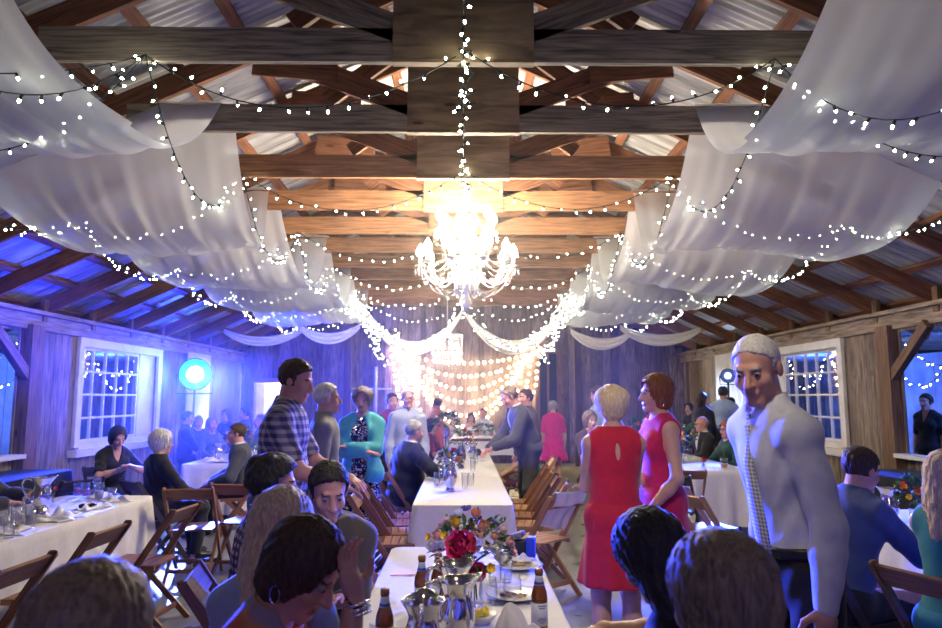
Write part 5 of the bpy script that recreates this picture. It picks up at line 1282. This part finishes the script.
        if 'neck' in parts: paint(f, P['neck'], .02, off)
        if extra_p: paint(f, list(extra_p), ek, 0)
        X, Y, Z = f.ax[0][:, None, None], f.ax[1][None, :, None], f.ax[2][None, None, :]
        for p0, n in planes:
            f.F = np.maximum(f.F, ((X-p0[0])*n[0]+(Y-p0[1])*n[1]+(Z-p0[2])*n[2]).astype(np.float32))
        if carves: carve(f, carves, .006)
        if arms_: paint(f, arms_, ks[2], off)
        if wr: f.F = f.F+(wr*np.sin(Z*38+6*np.sin(X*9+Y*7))*np.sin(X*17+Y*13+2)).astype(np.float32)
        V_, Q_ = surface(f)
        if len(Q_) == 0: return None
        return mesh_obj(nm, np_mesh(nm, V_, Q_, [mat]), root)
    wd = vox*.55
    kind, mat = top[0], CL[top[1]]
    collar_p = [('c', A(nb-up*.0), A(nb+nd*.05-fw*.004), (.064 if fem else .074)*s, (.057 if fem else .067)*s)]
    ntop = (A(nb+nd*.06), A(nd)); low = (A(hip-up*.10*s), A(-up))
    if pose == 'sit': low = (A(hip-up*.04*s), A(-up))
    elif bottom[0] == 'trousers' and 'untucked' not in extra: low = (A(hip+up*.07*s), A(-up))
    neckcut = [('e', A(nb+fw*.035+up*.035), v3(.068*s, .085*s, .05*s), tm)]
    def cuts_at(frac):                               # sleeve cuts across the forearm
        out_ = []
        for a_, e_ in zip(P['fore'][1::2], (0, 0)):
            d_ = a_[2]-a_[1]; out_.append((a_[1]+d_*frac, d_/np.linalg.norm(d_)))
        return out_
    def sleeve_end(f_sleeve):
        return f_sleeve
    if kind in ('shirt', 'shirt_tie', 'polo'):
        cloth('shirt', mat, ('torso', 'shoulder', 'arm') if kind == 'polo' else ('torso', 'shoulder', 'arm', 'fore'), .016+wd*.3, [low, ntop], [('e', A(nb+fw*.085+up*.045), v3(.024*s, .05*s, .04*s), tm)], extra_p=collar_p, ek=.012, wr=.0035)
    elif kind == 'jacket':
        shirtm = CL[top[2]] if len(top) > 2 else CL['white_shirt']
        cloth('shirt', shirtm, ('torso', 'shoulder'), .008, [low, ntop], extra_p=collar_p, ek=.012)
        cloth('jacket', mat, ('torso', 'shoulder', 'arm', 'fore'), .026+wd*.3, [(A(hip-up*(.16 if pose == 'stand' else .06)*s), A(-up)), (A(nb+nd*.045), A(nd))], [('e', A(nb+fw*.13-up*.06*s), v3(.055*s, .10*s, .18*s), tm)], extra_p=[('c', A(nb-up*.01-fw*.012), A(nb+nd*.03-fw*.01), .082*s, .074*s)], ek=.012, wr=.003)
    elif kind == 'cardigan':
        if len(top) > 2: cloth('bodice', CL[top[2]], ('torso', 'shoulder'), .008, [(A(sh[sd]-rt*sd*.01), A(rt*sd)) for sd in (-1, 1)]+[(A(hip-up*.05*s), A(-up)), (A(nb+up*.01), A(up))], neckcut)
        cloth('cardigan', mat, ('torso', 'shoulder', 'arm', 'fore'), .024+wd*.3, [(A(hip-up*.12*s), A(-up)), (A(nb+up*.045), A(up))], [('e', A(hip+fw*.2+up*.25), v3(.085*s, .16*s, .5*s), tm), ('e', A(nb+up*.04+fw*.02), v3(.07*s, .08*s, .05*s), tm)], wr=.004)
    elif kind == 'blouse':
        cloth('blouse', mat, ('torso', 'shoulder', 'arm', 'fore') if len(top) > 2 and top[2] == 'long' else ('torso', 'shoulder', 'arm'), .016+wd*.3, [low, (A(nb+up*.05), A(up))], neckcut, wr=.004)
    elif kind == 'vneck':
        cloth('top', mat, ('torso', 'shoulder', 'arm'), .016+wd*.3, [low, (A(nb+up*.05), A(up))], [('c', A(nb+fw*.07+up*.05), A(ch+fw*.125+up*.02), .07*s, .012*s)], wr=.004)
    elif kind in ('sleeveless', 'oneshoulder', 'strapless'):
        pl = [(A(sh[sd]+rt*sd*.012), A(rt*sd)) for sd in (-1, 1)]+[(A(hip-up*.05*s), A(-up))]
        if kind == 'strapless': pl.append((A(ch+up*.075), A(up)))
        else: pl.append((A(nb+up*.035), A(up)))
        cv = [('e', A(nb+fw*.03+up*.035), v3(.075*s, .09*s, .055*s), tm)]
        if kind == 'oneshoulder': cv = [('c', A(nb+rt*.05+up*.04), A(ch+rt*.2+up*.02), .075*s, .07*s)]
        if 'keyhole' in extra: cv.append(('e', A(nb-fw*.11-up*.11), v3(.015*s, .09*s, .055*s), tm))
        cloth('bodice', mat, ('torso', 'shoulder'), .012+wd*.3, pl, cv)
    bk = bottom[0]; bm = CL[bottom[1]] if bottom[0] != 'none' else None
    if bk == 'trousers':
        cloth('trousers', bm, ('leg',), .016+wd*.3, [(A(hip+up*.095*s), A(up)), (v3(0, 0, .075), v3(0, 0, -1))], extra_p=[('e', A(hip+up*.01), v3(.183*b, .138*b, .14*s), tm)], ek=.04, wr=.003)
        if pose == 'stand':
            cloth('belt', M_black, ('torso',), .0265+wd*.3, [(A(hip+up*.105*s), A(up)), (A(hip+up*.070*s), A(-up))])
    elif bk == 'skirt':
        zb = bottom[2] if len(bottom) > 2 else .5; fl_ = bottom[3] if len(bottom) > 3 else .06
        if pose == 'stand':
            cloth('skirt', bm, (), 0, [], extra_p=[('s', zb, hip.z+.06, (0, .01*s), (hip.x, hip.y+.0), ((.165*b+fl_), (.13*b+fl_)), (.150*b, .122*b), 9, .05), ('e', A(hip+up*.03), v3(.178*b, .138*b, .16*s), tm)], ek=.03)
        else:
            cloth('skirt', bm, (), 0, [(v3(0, 0, seat-.32), v3(0, 0, -1)), (v3(0, .62, 0), v3(0, 1, 0))], extra_p=[('e', A(hip+up*.01), v3(.19*b, .15*b, .13*s), tm)]+[('c', p_[1], p_[2], p_[3]+.022, p_[4]+.03) for i, p_ in enumerate(P['leg']) if i % 4 in (0, 1)]+[('c', v3(0, .05, seat+.08), v3(0, .42*s, seat+.06), .09, .08)], ek=.05)
    if legs:
        smat = M_black
        for sd, an, toe in feet:
            q = MB(); d = (toe-an); d.z = 0; d.normalize(); ang = math.atan2(d.x, d.y); mid = Vector((an.x+d.x*.055*s, an.y+d.y*.055*s, .045*s+max(0, an.z-.085*s)))
            q.ellip(mid, (.046*s, .14*s, .046*s), 14, 8, Matrix.Rotation(-ang, 3, 'Z')); q.build('shoe', smat, root, smooth=True)
    if 'tie' in extra or kind == 'shirt_tie':
        q = MB(); front = lambda k_: hip+up*tl*k_+fw*((.150 if k_ < .75 else .118 if k_ < .95 else .085)*b)
        ts = [.98, .93, .85, .7, .5, .3, .14, .10]; wds = [.02, .028, .03, .036, .044, .05, .046, .004]
        vs = []
        for k_, w_ in zip(ts, wds):
            c = front(k_); vs += [c-rt*w_*.5*s*1.6-fw*.004, c+fw*.008, c+rt*w_*.5*s*1.6-fw*.004]
        q.add(vs, [(i*3+j, i*3+j+1, i*3+j+4, i*3+j+3) for i in range(len(ts)-1) for j in range(2)]); q.ellip(front(.985)+fw*.006, (.02*s, .014*s, .018*s))
        o = q.build('tie', CL['check_tie'] if 'dark_tie' not in extra else CL['black'], root, smooth=True); sm = o.modifiers.new('thickness', 'SOLIDIFY'); sm.thickness = .006
    if 'glasses' in extra:
        q = MB()
        for sd in (-1, 1):
            c = Vector(H(sd*.033, .104, .0)); q.tube([c+HM @ Vector((math.cos(a)*.024, 0, math.sin(a)*.019)) for a in [2*PI*i/16 for i in range(17)]], .0025, 5)
            q.tube([Vector(H(sd*.057, .10, .004)), Vector(H(sd*.08, .03, .006)), Vector(H(sd*.082, -.02, .0))], .0025, 5)
        q.tube([Vector(H(-.009, .108, .003)), Vector(H(.009, .108, .003))], .0025, 5); q.build('eyeglasses', M_steel, root)
    if 'bracelet' in extra:
        for sd, tg, hd, palm in hands:
            if sd == extra_side(extra):
                q = MB(); x = hd.orthogonal().normalized(); y = hd.cross(x)
                for k_ in range(3):
                    cc = tg-hd*(.025+.012*k_); q.tube([cc+(x*math.cos(2*PI*i/18)+y*math.sin(2*PI*i/18))*.033 for i in range(19)], .0045, 6)
                q.build('bracelet', M_silver, root, smooth=True)
    if 'earring' in extra:
        for sd in (-1, 1):
            q = MB(); c = Vector(H(sd*.086, -.008, -.06)); q.tube([c+Vector((0, math.cos(2*PI*i/14)*.013, math.sin(2*PI*i/14)*.022)) for i in range(15)], .0018, 5); q.build('earring', M_silver, root)
    if 'pearls' in extra:
        q = MB()
        for i in range(26): a = 2*PI*i/26; q.ellip(nb+up*.022*1+rt*math.cos(a)*.062+fw*math.sin(a)*.066-up*.012*math.sin(a), (.006,)*3, 6, 4)
        q.build('necklace', MATS['china_white'], root, smooth=True)
    if chairkind:
        off = RZ @ Vector((0, .03, 0)); chair(loc.x+off.x, loc.y+off.y, face, chairlabel, chairkind, z=lift)
    PN[0] += 1
    return root
def extra_side(extra):
    return -1 if 'left_wrist' in extra else 1
# ================================================================ the guests
def G(label, *a, **k): return person(label, *a, **k)
# close to the camera, seated round the near table
G('grey haired guest seen from behind, only the crown of the head showing', 85, (95, 566), 1.15, 'sit', 'f', 'fair', ('bob', 'ash'), ('blouse', 'black'), ('trousers', 'black'), vox=.011, lean=4, chairkind='dark', chairlabel='dark folding chair under the grey haired guest seen from behind')
G('dark haired woman in a coral print top holding her braceleted hand to her forehead', -8, (325, 527), 1.85, 'sit', 'f', 'pink', ('bob', 'brown'), ('blouse', 'coral_print'), ('trousers', 'black'), lean=20, pitch=24, yaw=6, vox=.009, eyes=True,
  arms={1: ((.03, .415, 1.12), (.35, .25, -1), (-.12, -.28, 1.), (-.4, -.9, .1)), -1: ((-.14, .44, .80), (-1, .1, -.4))}, extra=('bracelet', 'right_wrist', 'earring'), curl=(.35, .5), chairkind='brown', chairlabel='folding chair under the dark haired woman in the coral print top')
G('blonde woman with long straight hair in a pale blue top beside the dark haired woman', 72, (286, 489), 2.2, 'sit', 'f', 'fair', ('long', 'blonde'), ('blouse', 'pale_blue', 'long'), ('trousers', 'black'), lean=6, pitch=6, vox=.010, build=1.0, chairkind='brown', chairlabel='folding chair under the blonde woman in the pale blue top')
G('dark haired man in a taupe jacket facing the camera with lowered eyes', 285, (331, 463), 3.05, 'sit', 'm', 'pink', ('short', 'black'), ('jacket', 'taupe', 'slate'), ('trousers', 'black'), lean=8, pitch=16, yaw=-8, vox=.009, build=.86, eyes=True, arms={1: ((.05, .32, .80), (.2, -.6, -1)), -1: ((-.05, .34, .80), (-.2, -.6, -1))}, chairkind='brown', chairlabel='folding chair under the man in the taupe jacket')
G('curly dark haired man in a dark plaid shirt turned in profile', 12, (277, 457), 3.35, 'sit', 'm', 'pink', ('curly', 'black'), ('shirt', 'dark_plaid'), ('trousers', 'black'), lean=5, pitch=4, vox=.010, eyes=True, chairkind='brown', chairlabel='folding chair under the curly haired man in dark plaid')
G('woman in black with long dark hair leaning her bare forearm onto the table', 118, (634, 514), 1.95, 'sit', 'f', 'tan', ('long', 'black'), ('blouse', 'black'), ('trousers', 'black'), lean=22, side=-14, pitch=14, vox=.010, arms={-1: ((-.13, .44, .80), (-.9, -.2, -.5)), 1: (('w', .38, 2.62, .79), (.9, -.2, -.5))}, chairkind='dark', chairlabel='dark folding chair under the long haired woman in black')
G('sandy haired guest in dark clothes seen from behind, before the white shirt man', 112, (716, 536), 1.35, 'sit', 'f', 'fair', ('bob', 'ash'), ('blouse', 'black', 'long'), ('trousers', 'black'), lean=5, pitch=6, vox=.010, chairkind='dark', chairlabel='dark folding chair under the sandy haired guest in dark clothes')
# standing close by
G('tall man with cropped white hair in a white shirt and checked tie striding past', 192, (752, 334), 2.6, 'stand', 'm', 'pink', ('crop', 'white'), ('shirt_tie', 'white_shirt'), ('trousers', 'black'), lean=9, pitch=14, yaw=-34, vox=.010, eyes=True, stride=.14, build=.80, H0=1.86, arms={-1: ((-.22, .06, .88), (-.35, -1, 0)), 1: ((.19, .0, .86), (.3, -1, 0))})
G('short haired blonde woman in a sleeveless red dress with a keyhole back, seen from behind', 92, (612, 387), 4.24, 'stand', 'f', 'fair', ('wave', 'blonde'), ('sleeveless', 'red'), ('skirt', 'red', .54, .05), vox=.011, build=1.1, extra=('keyhole',), arms={-1: ((.07, .22, 1.13), (-.9, -.3, -.4)), 1: ((-.07, .25, 1.08), (.9, -.3, -.4))})
G('red haired woman in a sleeveless magenta dress standing in profile', 188, (657, 375), 4.6, 'stand', 'f', 'fair', ('bob', 'red'), ('sleeveless', 'magenta'), ('skirt', 'magenta', .52, .05), vox=.011, build=1.05, eyes=True, extra=('earring',), arms={-1: ((-.17, .16, .93), (-.7, -.8, 0)), 1: ((.05, .30, 1.04), (.9, -.4, -.3))})
G('man in a short sleeved plaid shirt standing with his forearm held out', 2, (301, 360), 4.35, 'stand', 'm', 'pink', ('short', 'brown'), ('polo', 'plaid'), ('trousers', 'slate'), lean=5, pitch=12, yaw=10, vox=.011, build=1.1, arms={1: ((.10, .40, 1.10), (.7, -.6, -.6)), -1: ((-.02, .42, 1.14), (-.7, -.4, -.7))})
G('white haired guest standing behind the man in the plaid shirt', 10, (327, 383), 5.7, 'stand', 'm', 'fair', ('short', 'white'), ('shirt', 'grey'), ('trousers', 'black'), vox=.014)
G('woman in a turquoise cardigan over a long black sequin dress, arms folded', 268, (363, 388), 6.7, 'stand', 'f', 'pink', ('wave', 'ash'), ('cardigan', 'turquoise', 'sequin'), ('skirt', 'sequin', .30, .04), vox=.012, build=1.15, eyes=True, arms={-1: ((.08, .24, 1.17), (-.9, .1, -.5)), 1: ((-.08, .26, 1.13), (.9, .1, -.5))})
G('grey haired man with glasses in a pale blue checked shirt standing', 283, (408, 388), 8.75, 'stand', 'm', 'pink', ('short', 'white'), ('shirt', 'fine_check'), ('trousers', 'slate'), vox=.012, build=1.0, eyes=True, extra=('glasses',))
G('dark haired man in maroon half hidden behind the man with glasses', 300, (392, 393), 9.8, 'stand', 'm', 'tan', ('short', 'black'), ('shirt', 'maroon'), ('trousers', 'black'), vox=.018)
G('grey haired man in a navy jacket seated with his back to the camera', 30, (415, 420), 7.9, 'sit', 'm', 'pink', ('short', 'grey'), ('jacket', 'navy'), ('trousers', 'navy'), lean=10, vox=.012, build=1.25, arms={-1: ((-.30, .34, .80), (-1, -.1, -.4)), 1: ((.30, .36, .80), (1, -.1, -.4))}, chairkind='brown', chairlabel='folding chair under the man in the navy jacket')
G('dark haired woman in a maroon top seated beyond the navy jacket man', 350, (431, 419), 11.6, 'sit', 'f', 'tan', ('bob', 'black'), ('blouse', 'maroon'), ('trousers', 'black'), vox=.018)
G('woman in a coral dress with pinned up dark hair standing by the head table', 150, (437, 398), 13.9, 'stand', 'f', 'tan', ('up', 'brown'), ('sleeveless', 'coral'), ('skirt', 'coral', .45, .06), vox=.018)
G('bride with long brown hair in a white strapless gown behind the head table', 268, (471, 413), 16.3, 'sit', 'f', 'fair', ('long', 'brown'), ('strapless', 'ivory'), ('skirt', 'ivory'), vox=.016, seat=.5)
G('man in a white shirt seated beside the bride at the head table', 255, (483, 408), 16.4, 'sit', 'm', 'pink', ('short', 'brown'), ('shirt', 'white_shirt'), ('trousers', 'black'), vox=.016, seat=.5)
G('man in a charcoal suit bending over the middle table', 192, (506, 387), 8.7, 'stand', 'm', 'pink', ('short', 'ash'), ('jacket', 'charcoal'), ('trousers', 'charcoal'), lean=17, pitch=18, vox=.012, build=1.1, H0=1.84, arms={-1: ((-.12, .46, 1.03), (-.7, -.6, -.4)), 1: ((.1, .48, 1.0), (.8, -.5, -.4))})
G('brown haired man half hidden behind the charcoal suit', 205, (526, 389), 9.6, 'stand', 'm', 'pink', ('short', 'brown'), ('shirt', 'taupe'), ('trousers', 'black'), vox=.018)
G('woman in a teal top and patterned skirt seated beyond the folding chairs', 178, (520, 421), 9.35, 'sit', 'f', 'tan', ('bob', 'brown'), ('blouse', 'teal'), ('skirt', 'zigzag'), lean=14, vox=.015, chairkind='honey', chairlabel='folding chair under the woman in the teal top and patterned skirt')
G('grey haired woman in a fuchsia top and skirt seen from behind by the pillar', 92, (553, 401), 12.2, 'stand', 'f', 'fair', ('up', 'grey'), ('blouse', 'fuchsia'), ('skirt', 'fuchsia', .55, .1), vox=.017, build=1.1)
G('man in a light blue shirt bending forward beyond the blonde woman in red', 130, (597, 386), 10.2, 'stand', 'm', 'pink', ('short', 'brown'), ('shirt', 'pale_blue'), ('trousers', 'slate'), lean=16, vox=.016, H0=1.8)
G('ash blonde woman seated behind the arm of the woman in the red dress', 290, (590, 411), 9.2, 'sit', 'f', 'fair', ('bob', 'ash'), ('blouse', 'brown'), ('trousers', 'black'), vox=.016, eyes=True)
# timber side
G('balding man in a black suit seated at the far white table, in profile', 188, (703, 416), 11.0, 'sit', 'm', 'pink', ('bald', 'grey'), ('jacket', 'black', 'white_shirt'), ('trousers', 'black'), vox=.013, extra=('glasses',), chairkind='dark', chairlabel='dark folding chair under the balding man in the black suit')
G('woman with curly auburn hair in a dark teal blouse seated at the red rose table', 196, (728, 421), 10.0, 'sit', 'f', 'pink', ('wave', 'red'), ('blouse', 'dark_green', 'long'), ('trousers', 'black'), lean=6, vox=.013, build=1.15, eyes=True, extra=('glasses',), chairkind='honey', chairlabel='folding chair under the auburn haired woman in dark teal')
G('dark skinned man in a navy shirt standing by the far tables', 205, (702, 392), 11.6, 'stand', 'm', 'dark', ('crop', 'black'), ('shirt', 'navy'), ('trousers', 'black'), vox=.014)
G('dark haired woman in black beyond the far tables near the end wall', 215, (690, 403), 14.2, 'stand', 'f', 'pink', ('wave', 'black'), ('blouse', 'black'), ('skirt', 'black', .5, .05), vox=.018)
G('man in a light blue shirt seen from behind before the floodlit curtain', 62, (724, 386), 12.6, 'stand', 'm', 'tan', ('short', 'black'), ('shirt', 'pale_blue'), ('trousers', 'black'), vox=.015, build=1.1)
G('man in dark clothes standing close behind the light blue shirt by the curtain', 200, (731, 397), 13.0, 'stand', 'm', 'tan', ('short', 'black'), ('shirt', 'navy'), ('trousers', 'black'), vox=.018)
G('man in a denim shirt leaning forward onto the timber-side table', 22, (866, 448), 3.95, 'sit', 'm', 'pink', ('short', 'brown'), ('shirt', 'denim'), ('trousers', 'black'), lean=20, pitch=8, yaw=4, vox=.010, build=1.1, eyes=True, arms={1: ((.20, .62, .80), (.5, -.2, -.9)), -1: ((-.2, .60, .80), (-.6, -.2, -.8))}, chairkind='dark', chairlabel='dark folding chair under the man in the denim shirt')
G('blonde woman in a one-shoulder teal dress seated at the picture edge', 22, (950, 452), 3.35, 'sit', 'f', 'fair', ('long', 'blonde'), ('oneshoulder', 'teal'), ('skirt', 'teal'), vox=.010, chairkind='brown', chairlabel='folding chair with a wide top rail under the woman in the teal dress')
G('woman in black with pinned up hair standing on the porch beyond the opening', 205, (929, 394), 10.0, 'stand', 'f', 'pink', ('up', 'black'), ('vneck', 'black'), ('skirt', 'black', .5, .04), vox=.014)
# blue-lit side
G('woman with a black bob in a black V-neck top seated below the window', 318, (122, 427), 8.0, 'sit', 'f', 'pink', ('bob', 'black'), ('vneck', 'black'), ('trousers', 'black'), pitch=20, lean=6, vox=.011, eyes=True, extra=('bracelet', 'right_wrist', 'earring'), arms={1: ((.02, .34, .84), (.9, -.2, -.5)), -1: ((-.06, .36, .86), (-.9, -.2, -.5))}, chairkind='dark', chairlabel='dark folding chair under the woman in the black V-neck top')
G('white haired woman in black seated with her back to the camera', 48, (163, 430), 7.0, 'sit', 'f', 'fair', ('wave', 'white'), ('blouse', 'black', 'long'), ('trousers', 'black'), vox=.012, build=1.1, chairkind='dark', chairlabel='dark folding chair under the white haired woman in black')
G('man in a dark suit seated in profile by the far blue-lit table', 196, (238, 423), 8.5, 'sit', 'm', 'pink', ('short', 'brown'), ('jacket', 'slate', 'white_shirt'), ('trousers', 'black'), lean=8, vox=.011, eyes=True, chairkind='brown', chairlabel='folding chair under the dark suited man in profile')
G('man at the picture edge of whom only the dark jacket sleeve shows', 8, (0, 0), 5, 'sit', 'm', 'pink', ('short', 'brown'), ('jacket', 'slate', 'white_shirt'), ('trousers', 'black'), lean=10, vox=.013, head_at=(-3.92, 5.75, 1.36), arms={-1: ((-.10, .52, .83), (-.8, -.2, -.7)), 1: ((.14, .45, .80), (.9, -.2, -.5))})
for px, py, t_, face, sx_, hr_, tp, lb in [(189, 411, 12.6, 20, 'm', ('short', 'black'), ('shirt', 'black'), 'man in black seated in blue haze below the cyan stage lamp'), (213, 417, 11.8, 320, 'f', ('long', 'ash'), ('blouse', 'steel_blue', 'long'), 'long haired woman in blue haze at the deep end of the far table'),
      (246, 407, 13.2, 200, 'm', ('short', 'black'), ('shirt', 'slate'), 'dark haired man in blue haze in front of the lit doorway'), (262, 414, 12.0, 185, 'm', ('short', 'grey'), ('shirt', 'steel_blue'), 'grey haired man in blue haze beside the plaid shirt man'), (228, 409, 14.2, 250, 'f', ('bob', 'brown'), ('blouse', 'denim'), 'brown haired woman in blue haze beyond the dark suited man'), (200, 416, 13.6, 300, 'f', ('bob', 'ash'), ('blouse', 'slate'), 'small figure of a woman in blue haze near the floodlit curtain')]:
    G(lb, face, (px, py), t_, 'sit', sx_, 'pink', hr_, tp, ('trousers', 'black'), vox=.018)
# ================================================================ light, camera, view
def lamp(name, typ, loc, e, col, size=.1, aim=None, angle=None, blend=.4):
    l = bpy.data.lights.new(name, typ); l.energy = e; l.color = col
    if typ in ('POINT', 'SPOT'): l.shadow_soft_size = size
    if typ == 'AREA': l.size = size
    if typ == 'SPOT' and angle: l.spot_size = R(angle); l.spot_blend = blend
    o = bpy.data.objects.new(name, l); COL.objects.link(o); o.location = loc
    if aim is not None:
        d = Vector(aim)-Vector(loc); o.rotation_mode = 'QUATERNION'; o.rotation_quaternion = d.to_track_quat('-Z', 'Y')
    return o
lamp('chandelier_light', 'POINT', (cx, cy, 3.18), 500, (1., .83, .62), .22)
lamp('far_chandelier_light', 'POINT', (-.33, 14.6, 2.6), 60, (1., .78, .5), .15)
lamp('rear_fill_light', 'POINT', (.3, -1.2, 3.3), 30, (1., .82, .62), .35)  # added warm fill behind the camera, no chandelier hangs there
lamp('added_fill_spot', 'SPOT', (.3, 1.5, 3.62), 210, (1., .86, .68), .08, (.42, 3.7, 1.0), 58, .8)  # unseen spot added to brighten the near table and the red dress
for ax_, ay_, e_ in ((-2.6, 3.2, 27000), (.2, 2.4, 32000), (2.4, 4.2, 20000)):
    lamp('blue_stage_light', 'SPOT', SLL+Vector((.2, -.35, 2.08)), e_, (.03, .06, 1.), .13, (ax_, ay_, .62), 26, .45)
for ax_, ay_, e_ in ((.3, 2.0, 20000), (2.6, 3.4, 13000)):
    lamp('blue_stage_light', 'SPOT', SLR+Vector((-.2, -.35, 2.05)), e_, (.03, .07, 1.), .13, (ax_, ay_, .62), 26, .45)
lamp('blue_wash_fill', 'SPOT', (-4.4, 12.4, 2.0), 1200, (.01, .025, 1.), .2, (-6.6, 11.0, 3.2), 150, .6)  # unseen blue fills added for side wall, roof and end wall, no fixtures
lamp('blue_wash_fill', 'SPOT', (-4.7, 8.3, 1.9), 330, (.01, .025, 1.), .2, (-6.6, 8.0, 3.3), 150, .6)
lamp('blue_wash_fill', 'SPOT', (-3.2, 12.6, 2.7), 2600, (.01, .025, 1.), .2, (-4.3, 17.3, 1.6), 95, .6)
for sg, e in ((-1, 520), (1, 420)):
    lamp('curtain_flood', 'SPOT', (sg*4.7, 14.3, .25), e, (.55, .72, 1.), .1, (sg*5.6, 14.6, 1.7), 80, .5)
    lamp('porch_light', 'POINT', (sg*7.4, 14.6, 2.2), 420, (.06, .16, 1.), .3)
    lamp('porch_light', 'POINT', (sg*7.6, 8.6, 2.2), 170, (.05, .18, 1.), .3)
lamp('room_light', 'POINT', (-4.9, YB+.8, 2.0), 45, (1., .93, .85), .2)
w = bpy.data.worlds.new('night'); SC.world = w; w.use_nodes = True
w.node_tree.nodes['Background'].inputs[0].default_value = (.006, .009, .02, 1); w.node_tree.nodes['Background'].inputs[1].default_value = 1.

cam = bpy.data.cameras.new('camera'); co = bpy.data.objects.new('camera', cam); COL.objects.link(co)
cam.sensor_width = 36; cam.lens = FPX/942*36; cam.clip_start = .05
co.location = (0, 0, CAMZ); co.rotation_euler = (R(90)+TH, 0, -math.atan(8/FPX))
cam.dof.use_dof = True; cam.dof.focus_distance = 3.8; cam.dof.aperture_fstop = 3.2
SC.camera = co
SC.view_settings.view_transform = 'Standard'; SC.view_settings.look = 'None'; SC.view_settings.gamma = 1
SC.view_settings.use_curve_mapping = False; SC.view_settings.exposure = 0.0
cy_ = SC.cycles; cy_.max_bounces = 7; cy_.transparent_max_bounces = 24; cy_.diffuse_bounces = 4; cy_.glossy_bounces = 4; cy_.transmission_bounces = 5
cy_.sample_clamp_indirect = 6; cy_.use_denoising = True; cy_.caustics_reflective = False; cy_.caustics_refractive = False

# haze drifting out of the blue-lit corner
m, nt = newmat('stage_haze'); out = N(nt, 'ShaderNodeOutputMaterial'); vs = N(nt, 'ShaderNodeVolumeScatter'); vs.inputs['Color'].default_value = (.9, .93, 1., 1); vs.inputs['Density'].default_value = .015; vs.inputs['Anisotropy'].default_value = .25
L(nt, vs.outputs[0], out.inputs['Volume'])
q = MB(); q.beam((-4.2, 7.4, 1.52), (-4.2, 17.0, 1.52), 2.6, 2.96); hz = q.build('haze', m); tag(hz, 'thin blue lit stage haze in the corner around the cyan lamp', 'haze', kind='stuff')

m2 = m.copy(); m2.name = 'bloom_haze'; [setattr(n_.inputs['Density'], 'default_value', .010) for n_ in m2.node_tree.nodes if n_.type == 'VOLUME_SCATTER']  # extra volume added to imitate bloom around the bright bulbs
q = MB(); q.beam((.2, 5.6, 2.55), (.2, 16.9, 2.55), 3.4, 3.0); hz = q.build('haze', m2); tag(hz, 'faint added haze imitating bloom around the chandelier and the bulb curtain', 'haze', kind='stuff')
